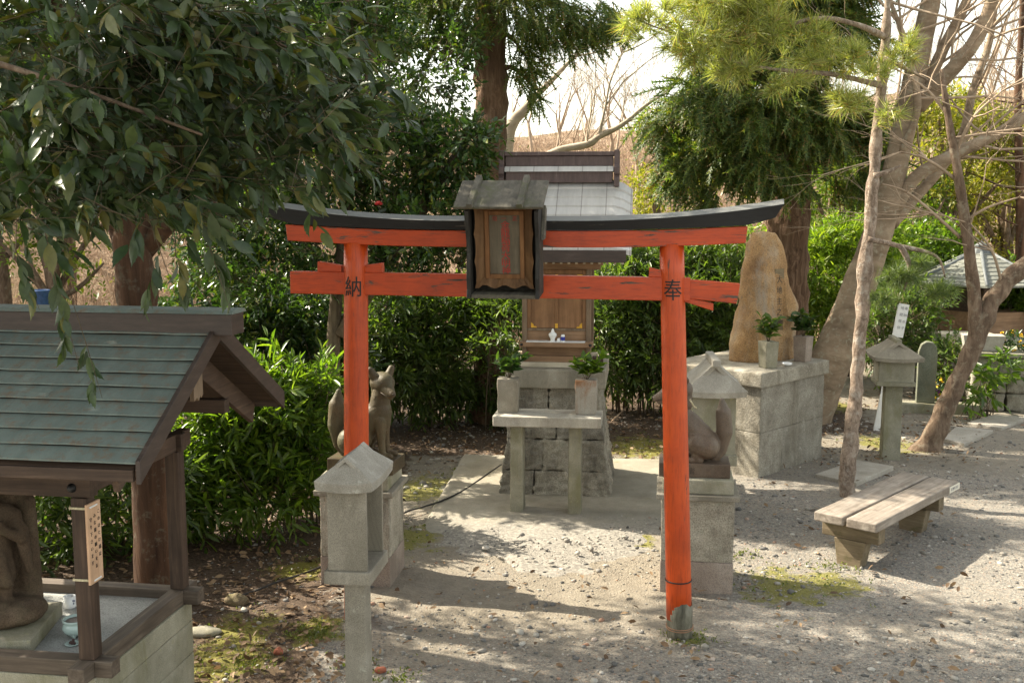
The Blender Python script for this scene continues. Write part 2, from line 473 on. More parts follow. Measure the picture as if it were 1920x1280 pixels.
_t.links.new(_c, _b.inputs['Base Color']); _b.inputs['Roughness'].default_value = .42; _b.inputs['Metallic'].default_value = .1
shrine_ridge, _t, _b = nt('shrine_ridge_metal')
_f = noi(_t, coords(_t, (6, 6, 1)), 4, 7, .7)
_t.links.new(ramp(_t, _f, [(.35, (.085, .058, .055)), (.6, (.13, .09, .085)), (.78, (.30, .27, .25))]), _b.inputs['Base Color'])
_b.inputs['Roughness'].default_value = .45; _b.inputs['Metallic'].default_value = .3
grey_tile = plain('grey_roof', (.17, .172, .145), .7, var=.3, sc=14)

bark_red = bark('red_bark', (.03, .016, .010), (.075, .04, .023), (.15, .08, .045), (9, 9, 1.0), lich=(.11, .095, .068))
bark_cedar = bark('cedar_bark', (.055, .032, .02), (.15, .09, .055), (.27, .18, .12), (22, 22, .7), bm=1.0)
bark_pine = bark('pine_bark', (.12, .085, .06), (.30, .225, .17), (.50, .41, .33), (26, 26, 14), bm=1.0, lich=(.45, .40, .34))
bark_smooth = bark('smooth_bark', (.15, .108, .07), (.26, .193, .13), (.37, .285, .20), (3, 3, 7), bm=.25, lich=(.33, .30, .22), bd=.015)
bark_brown = bark('brown_bark', (.075, .05, .035), (.16, .11, .075), (.27, .20, .14), (16, 16, 5), bm=.8, lich=(.26, .22, .16))
bark_twig = bark('bare_twig', (.26, .19, .13), (.36, .27, .19), (.46, .36, .26), (6, 6, 6), bm=.1)
bark_stem = bark('shrub_stem', (.06, .045, .03), (.11, .085, .055), (.18, .14, .09), (20, 20, 4), bm=.3)
brush_mat = bark('dry_brush', (.26, .17, .11), (.40, .28, .19), (.54, .41, .29), (4, 4, 4), bm=.1)

leaf_oak = leaf('oak_leaf', (.024, .044, .018), (.040, .064, .024), (.062, .088, .030), (.11, .10, .02), .42, .20, spec=.45)
leaf_camellia = leaf('camellia_leaf', (.022, .048, .014), (.042, .085, .022), (.075, .125, .028), (.12, .13, .025), .30, .30)
leaf_evergreen = leaf('evergreen_leaf', (.016, .036, .013), (.030, .06, .020), (.05, .085, .022), None, .38, .25)
leaf_hedge = leaf('hedge_leaf', (.04, .068, .018), (.075, .12, .03), (.12, .165, .04), None, .40, .42)
leaf_bush = leaf('bush_leaf', (.045, .085, .012), (.09, .15, .02), (.15, .21, .028), None, .36, .45)
leaf_bright = leaf('bright_leaf', (.075, .13, .014), (.13, .20, .022), (.22, .27, .035), None, .45, .42)
leaf_yellow = leaf('yellow_leaf', (.10, .12, .018), (.18, .18, .025), (.28, .24, .04), None, .5, .4)
leaf_cedar = leaf('cedar_spray', (.05, .09, .026), (.10, .15, .042), (.21, .23, .06), (.21, .13, .05), .55, .38)
leaf_pine = leaf('pine_needles', (.16, .19, .07), (.29, .31, .12), (.42, .41, .19), (.38, .24, .11), .40, .42)
leaf_dead = leaf('dry_leaf', (.07, .04, .02), (.14, .085, .045), (.24, .16, .09), None, .8, .1, tcol=(1.2, 1, .7))
# ------------------------------------------------------------------ foliage builders
LEAF = (np.array([(0, 0, 0), (0, .5, -.05), (0, 1, -.16), (-.42, .28, .05), (-.40, .66, .0), (.42, .28, .05), (.40, .66, .0)], float),
        np.array([(0, 5, 1), (5, 6, 1), (6, 2, 1), (0, 1, 3), (3, 1, 4), (4, 1, 2)]))
LEAF4 = (np.array([(0, 0, 0), (-.46, .45, .06), (0, 1, -.1), (.46, .45, .06)], float), np.array([(0, 3, 2), (0, 2, 1)]))
def big_leaf():
    v = [(0, 0, 0)]; n = 7
    prof = [.16, .34, .44, .46, .40, .27, .12]
    L, Rr, C = [], [], []
    for k in range(n):
        y = (k + .7) / (n + .3)
        z = -.30 * y * y
        saw = 1.0
        C.append(len(v)); v.append((0, y, z - .02))
        L.append(len(v)); v.append((-prof[k], y - .0, z + .05 * prof[k] * 4 * .5))
        Rr.append(len(v)); v.append((prof[k], y - .0, z + .05 * prof[k] * 4 * .5))
    tip = len(v); v.append((0, 1.08, -.36))
    f = [(0, Rr[0], C[0]), (0, C[0], L[0])]
    for k in range(n - 1):
        f += [(C[k], Rr[k], Rr[k + 1]), (C[k], Rr[k + 1], C[k + 1]), (C[k], C[k + 1], L[k + 1]), (C[k], L[k + 1], L[k])]
    f += [(C[-1], Rr[-1], tip), (C[-1], tip, L[-1])]
    # serrations: small teeth added on the rim
    for side in (L, Rr):
        for k in range(1, n - 1):
            a = v[side[k]]; b = v[side[k + 1]]
            sx = math.copysign(1, a[0])
            t = len(v); v.append(((a[0] + b[0]) / 2 + sx * .035, (a[1] + b[1]) / 2 + .05, (a[2] + b[2]) / 2))
            f.append((side[k], t, side[k + 1]) if sx > 0 else (side[k], side[k + 1], t))
    return np.array(v, float), np.array(f)
BIGLEAF = big_leaf()
def frames(A, rs, tilt=.5, upbias=1.0):
    A = A / np.linalg.norm(A, axis=1, keepdims=True)
    up = np.array([0, 0, upbias]) + rs.normal(0, tilt, A.shape)
    X = np.cross(A, up); X /= np.linalg.norm(X, axis=1, keepdims=True) + 1e-9
    Z = np.cross(X, A)
    return X, A, Z
def instanced(name, tv, tf, Rm, P, mat, parent=None, loc=None):
    """Rm (N,3,3) with columns = images of the template's x, y, z"""
    n, k = len(P), len(tv)
    V = np.einsum('nij,kj->nki', Rm, tv) + P[:, None, :]
    F = (tf[None] + (np.arange(n) * k)[:, None, None]).reshape(-1, tf.shape[1])
    me = bpy.data.meshes.new(name)
    me.vertices.add(n * k); me.vertices.foreach_set('co', V.astype(np.float32).ravel())
    q = tf.shape[1]
    me.loops.add(F.size); me.loops.foreach_set('vertex_index', F.astype(np.int32).ravel())
    me.polygons.add(len(F)); me.polygons.foreach_set('loop_start', np.arange(0, F.size, q, dtype=np.int32))
    me.update(calc_edges=True)
    return link(name, me, mat, parent, False, 0, loc)
def leaves_mesh(name, P, A, S, wr, mat, parent=None, rs=RG, tmpl=LEAF, tilt=.5, loc=None):
    X, Y, Z = frames(A, rs, tilt)
    S = np.asarray(S)[:, None]
    Rm = np.stack([X * S * wr, Y * S, Z * S * .8], -1)
    return instanced(name, tmpl[0], tmpl[1], Rm, P, mat, parent, loc)
def unit(n, rs):
    d = rs.normal(0, 1, (n, 3)); return d / np.linalg.norm(d, axis=1, keepdims=True)
def noise_keep(P, freq, thr, seed=0):
    o = Vector((seed * 5.3, seed * 2.9, seed * 1.7))
    return np.array([noise.noise(Vector(p) * freq + o) > thr for p in P], bool)
def blob_points(blobs, n, rs, inner=.25, freq=1.6, thr=-.12, seed=0):
    """points filling a union of ellipsoids (cx,cy,cz,rx,ry,rz), denser towards the outside, with gaps"""
    w = np.array([b[3] * b[4] * b[5] for b in blobs]) ** .75; w /= w.sum()
    Ps, Ds = [], []
    for b, k in zip(blobs, rs.multinomial(int(n * 1.5), w)):
        d = unit(k, rs); r_ = (inner + (1 - inner) * rs.random(k)) ** .5
        Ps.append(np.array(b[:3]) + d * r_[:, None] * np.array(b[3:])); Ds.append(d)
    P = np.concatenate(Ps); D = np.concatenate(Ds)
    keep = noise_keep(P, freq, thr, seed)
    P, D = P[keep], D[keep]
    if len(P) > n:
        i = rs.permutation(len(P))[:n]; P, D = P[i], D[i]
    return P, D
def twigs(P, D, rs, nl, L, ll, spread=1.0, up=.35, droop=.15, lv=.3, rand=.5):
    """leaves set round twigs that start at P and grow along D"""
    D = D * .7 + np.array([0, 0, up]) + rs.normal(0, rand, D.shape); D /= np.linalg.norm(D, axis=1, keepdims=True)
    T = len(P)
    ref = np.where(np.abs(D[:, 2:3]) < .9, np.array([[0, 0, 1.]]), np.array([[1., 0, 0]]))
    E1 = np.cross(D, ref); E1 /= np.linalg.norm(E1, axis=1, keepdims=True); E2 = np.cross(D, E1)
    Lk = L * rs.uniform(.6, 1.3, T)
    pos, ax = [], []
    for k in range(nl):
        t = .12 + .88 * k / max(1, nl - 1)
        ph = (2.4 * k + rs.uniform(0, 6.28, T))[:, None]
        rad = np.cos(ph) * E1 + np.sin(ph) * E2
        p = P + D * (Lk * t)[:, None] - np.array([0, 0, 1.]) * (droop * Lk * t * t)[:, None]
        a = D * (.35 + .6 * t) + rad * spread * (1 - .45 * t) + np.array([0, 0, -droop]) + rs.normal(0, .12, D.shape)
        pos.append(p); ax.append(a)
    pos = np.concatenate(pos); ax = np.concatenate(ax)
    S = ll * rs.uniform(1 - lv, 1 + lv, len(pos))
    return pos, ax, S
def twig_sticks(name, P, D, rs, L, r_, mat, parent, back=.4):
    """thin three-sided stems for the twigs"""
    n = len(P)
    tv = np.array([(1, 0, 0), (-.5, .87, 0), (-.5, -.87, 0), (.5, 0, 1), (-.25, .43, 1), (-.25, -.43, 1)], float)
    tf = np.array([(0, 1, 4, 3), (1, 2, 5, 4), (2, 0, 3, 5)])
    Dn = D / np.linalg.norm(D, axis=1, keepdims=True)
    X = np.cross(Dn, np.array([.3, .2, 1.])); X /= np.linalg.norm(X, axis=1, keepdims=True) + 1e-9
    Y = np.cross(Dn, X)
    Ls = np.broadcast_to(np.asarray(L, float), (n,)); rr = np.broadcast_to(np.asarray(r_, float), (n,))
    Rm = np.stack([X * rr[:, None], Y * rr[:, None], Dn * Ls[:, None]], -1)
    return instanced(name, tv, tf, Rm, P - Dn * (Ls * back)[:, None], mat, parent)
def foliage(name, blobs, ntw, nl, L, ll, wr, mat, parent, seed, tmpl=LEAF, freq=1.6, thr=-.12, up=.35, droop=.15, spread=1.0, inner=.25, rand=.5, sticks=None, tilt=.5):
    rs = np.random.default_rng(seed)
    P, D = blob_points(blobs, ntw, rs, inner, freq, thr, seed)
    pos, ax, S = twigs(P, D, rs, nl, L, ll, spread, up, droop, rand=rand)
    o = leaves_mesh(name, pos, ax, S, wr, mat, parent, rs, tmpl, tilt)
    if sticks is not None:
        i = rs.permutation(len(P))[:max(1, len(P) // 2)]
        twig_sticks('twigs', P[i], D[i] + np.array([0, 0, up]), rs, L * 1.3, .004, sticks, parent)
    return o
def pine_tufts(name, P, D, rs, mat, parent, nn=46, ll=.11, w=.0035):
    n = len(P)
    D = D / np.linalg.norm(D, axis=1, keepdims=True)
    Dn = np.repeat(D, nn, 0); Pn = np.repeat(P, nn, 0) - Dn * (rs.random((n * nn, 1)) * .07)
    A = Dn * rs.uniform(.25, 1.3, (n * nn, 1)) + unit(n * nn, rs) * .85
    A /= np.linalg.norm(A, axis=1, keepdims=True)
    tv = np.array([(-.5, 0, 0), (.5, 0, 0), (0, 1, 0)], float); tf = np.array([(0, 1, 2)])
    X, Y, Z = frames(A, rs, 1.0, .3)
    S = ll * rs.uniform(.7, 1.2, n * nn)[:, None]
    Rm = np.stack([X * w, Y * S, Z * S], -1)
    return instanced(name, tv, tf, Rm, Pn, mat, parent)
def cedar_template():
    v, f = [], []
    n = 9
    for k in range(n):
        t = k / (n - 1); y = t; z = -.38 * t * t
        for s in (-1, 1):
            L = .23 * (1 - .55 * t)
            i = len(v)
            tw = s * .8 + (k % 3 - 1) * .5
            v += [(0, y, z), (0, y + .06, z - .02), (s * L, y + L * .9, z + L * .35 * (k % 3 - 1) - .03)]
            f.append((i, i + 1, i + 2))
        i = len(v)
        v += [(-.03, y, z), (.03, y, z), (.0, y + .16, z - .04 + .12 * (1 if k % 2 else -1))]
        f.append((i, i + 1, i + 2))
    i = len(v)
    for k in range(5):
        t = k / 4
        v += [(-.028, t, -.38 * t * t), (.028, t, -.38 * t * t)]
    for k in range(4):
        f += [(i + 2 * k, i + 2 * k + 1, i + 2 * k + 3), (i + 2 * k, i + 2 * k + 3, i + 2 * k + 2)]
    return np.array(v, float), np.array(f)
CEDAR = cedar_template()
def branch_tree(mb, p, d, L, r_, depth, rs, out=None, n0=8, bend=.25, up=.12, kids=(2, 4), shrink=.68, spread=.7, minr=.004, taper=.55):
    """recursive tapered limbs"""
    segs = 4 if depth > 0 else 3
    pts = [Vector(p)]; dd = Vector(d).normalized()
    rad = [r_]
    for k in range(segs):
        dd = (dd + Vector((rs.gauss(0, bend * .4), rs.gauss(0, bend * .4), rs.gauss(0, bend * .3) + up * .25))).normalized()
        pts.append(pts[-1] + dd * L / segs)
        rad.append(max(minr * .5, r_ * (1 - (1 - taper) * (k + 1) / segs)))
    mb.tube(pts, rad, max(3, n0), cap=False)
    if out is not None and depth <= 1: out.append((pts[-1].copy(), dd.copy()))
    if depth <= 0: return
    for j in range(rs.randint(*kids)):
        i = rs.randint(2, segs) if j else segs
        ax = Vector((rs.gauss(0, 1), rs.gauss(0, 1), rs.gauss(0, .6))).normalized()
        nd = (dd + ax * spread).normalized()
        branch_tree(mb, pts[i], nd, L * shrink * rs.uniform(.75, 1.15), rad[i] * (.85 if j == 0 else .62), depth - 1, rs, out, max(3, n0 - 2), bend, up, kids, shrink, spread, minr, taper)
def path(mb, pts, rad, n=12, sub=5, wob=0.0):
    """smooth tube through points (Catmull-Rom)"""
    P = [Vector(p) for p in pts]
    Q, Rr = [], []
    for i in range(len(P) - 1):
        a, b, c, d = P[max(i - 1, 0)], P[i], P[i + 1], P[min(i + 2, len(P) - 1)]
        for k in range(sub):
            t = k / sub
            Q.append(.5 * ((2 * b) + (c - a) * t + (2 * a - 5 * b + 4 * c - d) * t * t + (3 * b - a - 3 * c + d) * t ** 3))
            Rr.append(rad[i] * (1 - t) + rad[i + 1] * t)
    Q.append(P[-1]); Rr.append(rad[-1])
    mb.tube(Q, Rr, n, wob=wob)
    return Q
# ------------------------------------------------------------------ ground
def sstep(a, b, x):
    t = np.clip((x - a) / (b - a), 0, 1)
    return t * t * (3 - 2 * t)
def ground_h(x, y):
    x = np.asarray(x, float); y = np.asarray(y, float)
    d = np.clip(y - 18.0 - .15 * np.clip(x, 0, 20), 0, 60)
    side = 1.0 + .65 * sstep(-2, -14, x) + .40 * sstep(5, 20, x)
    h = .125 * d * side * sstep(0, 8, d)
    h = h + .35 * sstep(3, 30, d) * (np.sin(x * .55 + y * .3) + np.sin(x * .23 - y * .47))
    # low bank under the shrubs on the left
    h = h + .16 * sstep(-1.9, -4.2, x) * sstep(6.2, 8.5, y) * sstep(17, 13, y)
    return h
MOSS = [(gr(790, 915), .55), (gr(760, 1010), .4), (gr(1470, 1095), .45), (gr(1560, 1090), .3), (gr(1200, 838), .6), (gr(1190, 1010), .25),
        (gr(450, 1180), .35), (gr(560, 1060), .3), (gr(600, 1180), .25), (gr(880, 890), .35), (gr(1660, 830), .5), (gr(1300, 1195), .12), (gr(420, 1230), .4), (gr(1560, 760), .5)]
def ground_mat():
    m, t, b = nt('gravel_ground')
    tc = t.nodes.new('ShaderNodeTexCoord'); v = tc.outputs['Object']
    at_ = t.nodes.new('ShaderNodeVertexColor'); at_.layer_name = 'zone'
    sep = t.nodes.new('ShaderNodeSeparateColor'); t.links.new(at_.outputs[0], sep.inputs[0])
    def voro(s, rnd_=1.0):
        n = t.nodes.new('ShaderNodeTexVoronoi'); n.inputs['Scale'].default_value = s; n.inputs['Randomness'].default_value = rnd_
        t.links.new(v, n.inputs['Vector']); return n
    v1, v2 = voro(62), voro(150)
    def cellcol(vn):
        s = t.nodes.new('ShaderNodeSeparateColor'); t.links.new(vn.outputs['Color'], s.inputs[0])
        return ramp(t, s.outputs[0], [(0, (.08, .078, .074)), (.35, (.165, .157, .142)), (.6, (.245, .227, .197)), (.85, (.34, .315, .27)), (.97, (.34, .24, .17))])
    grav = mixc(t, .5, cellcol(v1), cellcol(v2))
    n1 = noi(t, v, 1.1, 6, .6)
    dirt = ramp(t, noi(t, v, 9, 8, .7), [(.3, (.165, .138, .102)), (.6, (.245, .21, .158)), (.8, (.32, .28, .215))])
    dn = t.nodes.new('ShaderNodeMath'); dn.operation = 'MULTIPLY_ADD'; dn.inputs[1].default_value = .40
    t.links.new(sep.outputs[0], dn.inputs[0]); t.links.new(n1, dn.inputs[2])
    col = mixc(t, ramp(t, dn.outputs[0], [(.50, (.12,) * 3), (.85, (.82,) * 3)]), grav, dirt)
    n2 = noi(t, v, 5, 7, .7)
    def edge(ch, lo=.12):
        a = t.nodes.new('ShaderNodeMath'); a.operation = 'ADD'
        t.links.new(ch, a.inputs[0])
        s = t.nodes.new('ShaderNodeMath'); s.operation = 'MULTIPLY_ADD'; s.inputs[1].default_value = 1.6; s.inputs[2].default_value = -.8
        t.links.new(n2, s.inputs[0]); t.links.new(s.outputs[0], a.inputs[1])
        return ramp(t, a.outputs[0], [(.40, (0, 0, 0)), (.60, (1, 1, 1))])
    litter = ramp(t, noi(t, v, 38, 6, .75), [(.3, (.03, .02, .013)), (.5, (.075, .05, .033)), (.68, (.15, .105, .07))])
    col = mixc(t, edge(sep.outputs[2]), col, litter)
    moss = ramp(t, noi(t, v, 55, 6, .7), [(.3, (.09, .085, .018)), (.55, (.20, .185, .035)), (.75, (.30, .265, .07))])
    e = edge(sep.outputs[1])
    mm = t.nodes.new('ShaderNodeMath'); mm.operation = 'MULTIPLY'; mm.inputs[1].default_value = .85
    t.links.new(e, mm.inputs[0])
    col = mixc(t, mm.outputs[0], col, moss)
    t.links.new(col, b.inputs['Base Color'])
    b.inputs['Roughness'].default_value = .9; b.inputs['Specular IOR Level'].default_value = .25
    h = t.nodes.new('ShaderNodeMath'); h.operation = 'ADD'
    t.links.new(v1.outputs['Distance'], h.inputs[0]); t.links.new(noi(t, v, 40, 6, .7), h.inputs[1])
    bump(t, b, h.outputs[0], .45, .016)
    return m
gmat = ground_mat()
def hill_mat():
    m, t, b = nt('dry_hillside')
    tc = t.nodes.new('ShaderNodeTexCoord'); v = tc.outputs['Object']
    c = ramp(t, noi(t, v, 1.4, 9, .75), [(.34, (.10, .068, .045)), (.48, (.30, .21, .14)), (.66, (.52, .39, .28))])
    c = mixc(t, ramp(t, noi(t, v, .6, 5, .6), [(.55, (0, 0, 0)), (.7, (.6,) * 3)]), c, (.13, .14, .05))
    t.links.new(c, b.inputs['Base Color']); b.inputs['Roughness'].default_value = .95; b.inputs['Specular IOR Level'].default_value = .1
    bump(t, b, noi(t, v, 7, 8, .75), 1.0, .3)
    return m
def sheet(name, xs, ys, mat, fine):
    X, Y = np.meshgrid(xs, ys)
    Z = ground_h(X, Y)
    if fine:
        nz = np.array([noise.noise(Vector((a * .9, b * .9, 0))) * .02 + noise.noise(Vector((a * 5, b * 5, 3))) * .009 for a, b in zip(X.ravel(), Y.ravel())]).reshape(X.shape)
        flat = 1.0
        Z = Z + nz * flat - .012
    nx, ny = len(xs), len(ys)
    idx = np.arange(nx * ny).reshape(ny, nx)
    F = np.stack([idx[:-1, :-1], idx[:-1, 1:], idx[1:, 1:], idx[1:, :-1]], -1).reshape(-1, 4)
    me = bpy.data.meshes.new(name)
    me.from_pydata(np.stack([X, Y, Z], -1).reshape(-1, 3).tolist(), [], F.tolist())
    me.update()
    if fine:
        ca = me.color_attributes.new('zone', 'FLOAT_COLOR', 'POINT')
        x, y = X.ravel(), Y.ravel()
        mo = np.zeros_like(x)
        for c, r_ in MOSS:
            mo = np.maximum(mo, np.exp(-(((x - c.x) / r_) ** 2 + ((y - c.y) / (r_ * 1.3)) ** 2)))
        # leaf litter: left of the path and behind the altar
        li = sstep(-.95, -1.45, x) * sstep(5.2, 5.9, y)
        li = np.maximum(li, sstep(10.9, 11.7, y) * sstep(2.6, 1.6, x))
        li = np.maximum(li, .8 * sstep(11.5, 13.0, y) * sstep(5.0, 4.2, x))
        li = np.maximum(li, sstep(-.85, -1.3, x) * sstep(8.2, 9.2, y))
        di = sstep(-1.5, -.7, x) * sstep(1.9, 1.0, x) * sstep(5.5, 7.2, y) * sstep(12, 10.5, y)
        di = np.maximum(di, .75 * sstep(9.8, 11, y) * sstep(2, 3, x))
        dat = np.stack([di, mo * .72, li * .95, np.ones_like(x)], -1).astype(np.float32)
        ca.data.foreach_set('color', dat.ravel())
    o = link(name, me, mat, None, True)
    return tag(o, None, None, None, 'structure')
xs = np.concatenate([np.linspace(-60, -8, 22)[:-1], np.linspace(-8, 9, 300), np.linspace(9, 60, 22)[1:]])
ys = np.concatenate([np.linspace(-30, 4, 14)[:-1], np.linspace(4, 16, 240), np.linspace(16, 18.5, 12)[1:]])
sheet('ground', xs, ys, gmat, True)
xs2 = np.linspace(-75, 75, 220); ys2 = np.concatenate([np.linspace(18.5, 50, 90), np.linspace(50, 140, 30)[1:]])
sheet('hillside', xs2, ys2, hill_mat(), False)

# concrete apron in front of the altar
pad = MB()
edge_ = [gr(872, 856), gr(845, 905), gr(812, 960), gr(798, 1000), gr(838, 1030), gr(905, 1046), gr(1000, 1060), gr(1110, 1062), gr(1190, 1045), gr(1236, 1010), gr(1243, 960), gr(1250, 866), gr(1150, 864)]
pad.prism([(p.x, p.y) for p in edge_][::-1], -.05, .022, 'z')
def pad_material():
    m, t, b = nt('worn_concrete')
    tc = t.nodes.new('ShaderNodeTexCoord'); v = tc.outputs['Object']
    c = ramp(t, noi(t, v, 2.5, 8, .7), [(.3, (.20, .175, .13)), (.55, (.29, .26, .20)), (.75, (.37, .335, .27))])
    c = mixc(t, ramp(t, noi(t, v, 6, 8, .75), [(.58, (0, 0, 0)), (.72, (.7,) * 3)]), c, (.20, .185, .08))
    c = mixc(t, .5, c, ramp(t, noi(t, v, 160, 3), [(.35, (.7, .7, .7)), (.65, (1.25, 1.25, 1.25))]), 'MULTIPLY')
    # gravel and soil trodden over the front of the slab
    sx = t.nodes.new('ShaderNodeSeparateXYZ'); t.links.new(v, sx.inputs[0])
    ma = t.nodes.new('ShaderNodeMath'); ma.operation = 'MULTIPLY_ADD'; ma.inputs[1].default_value = 1.3
    t.links.new(noi(t, v, 3.5, 8, .75), ma.inputs[0]); t.links.new(sx.outputs[1], ma.inputs[2])
    mr = t.nodes.new('ShaderNodeMapRange'); mr.inputs[1].default_value = 9.75; mr.inputs[2].default_value = 9.15; t.links.new(ma.outputs[0], mr.inputs[0])
    d2 = ramp(t, noi(t, v, 9, 8, .7), [(.3, (.165, .138, .102)), (.6, (.245, .21, .158)), (.8, (.32, .28, .215))])
    vo = t.nodes.new('ShaderNodeTexVoronoi'); vo.inputs['Scale'].default_value = 62; t.links.new(v, vo.inputs['Vector'])
    sc_ = t.nodes.new('ShaderNodeSeparateColor'); t.links.new(vo.outputs['Color'], sc_.inputs[0])
    d2 = mixc(t, .5, d2, ramp(t, sc_.outputs[0], [(0, (.12, .12, .12)), (.5, (.26, .25, .23)), (.9, (.40, .38, .34))]))
    c = mixc(t, mr.outputs[0], c, d2)
    t.links.new(c, b.inputs['Base Color']); b.inputs['Roughness'].default_value = .9
    bump(t, b, noi(t, v, 30, 8, .75), .4, .015)
    return m
def pad_mesh():
    E_ = [Vector((p.x, p.y)) for p in edge_]
    c = Vector((.38, 9.6)); n = 220
    ring = []
    tot = []
    for i in range(len(E_)):
        a_, b_ = E_[i], E_[(i + 1) % len(E_)]
        for k in range(20): tot.append(a_.lerp(b_, k / 20))
    mb = MB(); vs, fs = [(c.x, c.y, .03)], []
    fr = [.25, .5, .7, .8, .88, .93, .97, 1.0, 1.04, 1.08]
    m_ = len(tot)
    for f in fr:
        for q in tot:
            d = q - c
            front = min(1, max(0, (9.2 - q.y) / .8))
            w = 1 + front * .10 * noise.noise(Vector((q.x * 2.4, q.y * 2.4, 1))) + .01 * noise.noise(Vector((q.x * 9, q.y * 9, 5)))
            p = c + d * f * w
            zin = .03 + .004 * noise.noise(Vector((p.x * 2, p.y * 2, 0)))
            z = zin - front * .05 * max(0, (f - .66) / .40) ** 1.1 - (1 - front) * (.05 if f > 1.0 else 0)
            z += front * .010 * noise.noise(Vector((p.x * 6, p.y * 6, 2)))
            vs.append((p.x, p.y, z))
    for k in range(m_): fs.append((0, 1 + (k + 1) % m_, 1 + k))
    for r_ in range(len(fr) - 1):
        for k in range(m_):
            fs.append((1 + r_ * m_ + k, 1 + r_ * m_ + (k + 1) % m_, 1 + (r_ + 1) * m_ + (k + 1) % m_, 1 + (r_ + 1) * m_ + k))
    return mb.add(vs, fs)
tag(pad_mesh().build('concrete_pavement', pad_material(), smooth=True), None, None, None, 'structure')

# ------------------------------------------------------------------ torii gate
TY = R(-6.8)
tl = at(663, 840, 6.72); tr = gr(1274, 1190)
tor = thing('torii_gate', 'vermilion wooden torii gate with black top beam', 'torii', ((tl.x + tr.x) / 2, (tl.y + tr.y) / 2, 0), math.atan2(tr.y - tl.y, tr.x - tl.x))
half = math.hypot(tr.x - tl.x, tr.y - tl.y) / 2
def post_pts(sx, lean, top=2.46, n=14):
    return [(sx * half - sx * lean * (k / (n - 1)), 0, top * k / (n - 1)) for k in range(n)]
mb = MB(); mb.tube(post_pts(-1, .04), [.083 - .008 * k / 13 for k in range(14)], 32)
pl = mb.build('pillar', red_z, tor, True)
mb = MB(); mb.tube([(half - .095 * (.115 + k * .18) / 2.46, 0, .115 + k * (2.345 / 13)) for k in range(14)], [.080 - .007 * k / 13 for k in range(14)], 32)
# charred ragged foot of the red paint
pr = mb.build('pillar', red_z, tor, True)
pr['label'] = 'right pillar with flaking paint and bare grey foot'
mb = MB(); mb.tube([(half, 0, -.05), (half, 0, .05), (half - .003, 0, .13), (half - .006, 0, .21)], [.079, .080, .0815, .0805], 32)
for k in range(32): mb.v[-32 + k].z += .035 * noise.noise(Vector((k * .55, 3, 1))) + (.03 if k % 7 == 3 else 0)
ft = mb.build('pillar_foot', bark('weathered_foot', (.035, .032, .024), (.14, .13, .095), (.30, .28, .22), (16, 16, 3), bm=.5, bd=.01), pr, True)
mb = MB()
for z, r_ in ((.055, .084), (.068, .084)):
    mb.tube([(half + .0 + r_ * math.cos(a), r_ * math.sin(a), z + .004 * math.sin(a)) for a in np.linspace(0, 2 * math.pi, 33)], .003, 6)
mb.build('wire_ring', plain('rusty_wire', (.30, .16, .09), .7), pr, True)
mb = MB(); mb.tube([(half - .014 + .0815 * math.cos(a), .0815 * math.sin(a), .365) for a in np.linspace(0, 2 * math.pi, 33)], .0045, 6)
mb.build('joint_ring', ink, pr, True)
# kanji painted round the pillar face
def on_pillar(ch, parent, sx, lean, zc, size, rad):
    vs, fs = glyph(ch)
    bm = bmesh.new(); nv = [bm.verts.new((v.x * size, v.y * size, v.z)) for v in vs]
    for f in fs:
        try: bm.faces.new([nv[i] for i in f])
        except ValueError: pass
    bmesh.ops.triangulate(bm, faces=bm.faces)
    for _ in range(5):
        bmesh.ops.subdivide_edges(bm, edges=[e for e in bm.edges if abs(e.verts[0].co.x - e.verts[1].co.x) > .008], cuts=1)
        bmesh.ops.triangulate(bm, faces=bm.faces)
    bm.verts.index_update()
    vs = [v.co.copy() for v in bm.verts]; fs = [[v.index for v in f.verts] for f in bm.faces]; bm.free()
    mb = MB(); out = []
    for v in vs:
        z = zc + v.y * 1.15
        r_ = rad(z); xc = sx * half - sx * lean * z / 2.46
        a = v.x / r_
        rr = r_ + (.0042 if v.z > 0 else -.004)
        out.append(Vector((xc + rr * math.sin(a), -rr * math.cos(a), z)))
    mb.add(out, fs)
    mb.build('painted_character', ink, parent)
on_pillar('納', pl, -1, .04, 2.185, .118, lambda z: .083 - .008 * z / 2.46)
on_pillar('奉', pr, 1, .095, 2.185, .118, lambda z: .080 - .007 * (z - .115) / 2.345)
# top beams: shimaki (red) and kasagi (black), both swept up at the ends
XL, XR = -1.68, 1.68
def sweep(x): return .006 + .118 * max(0.0, (abs(x) - .35) / 1.30) ** 2.0
def swept_beam(x0, x1, zb, zt, y0, y1, skew=0.0, n=28, up=1.0, ty=None):
    mb = MB()
    xs_ = [x0 + (x1 - x0) * k / n for k in range(n + 1)]
    vs, fs = [], []
    for i, x in enumerate(xs_):
        e = sweep(x) * up
        sk = skew * (x / abs(x1))
        vs += [(x, y0, zb + e), (x, y1, zb + e), (x + sk, ty[1] if ty else y1, zt + e), (x + sk, ty[0] if ty else y0, zt + e)]
    for i in range(n):
        a, b = i * 4, i * 4 + 4
        for k in range(4):
            fs.append((a + k, a + (k + 1) % 4, b + (k + 1) % 4, b + k))
    fs += [(3, 2, 1, 0), (n * 4, n * 4 + 1, n * 4 + 2, n * 4 + 3)]
    mb.add(vs, fs); return mb
swept_beam(-1.43, 1.385, 2.435, 2.535, -.065, .065, .01, up=.42).build('lower_lintel', red_worn, tor, bevel=.004)
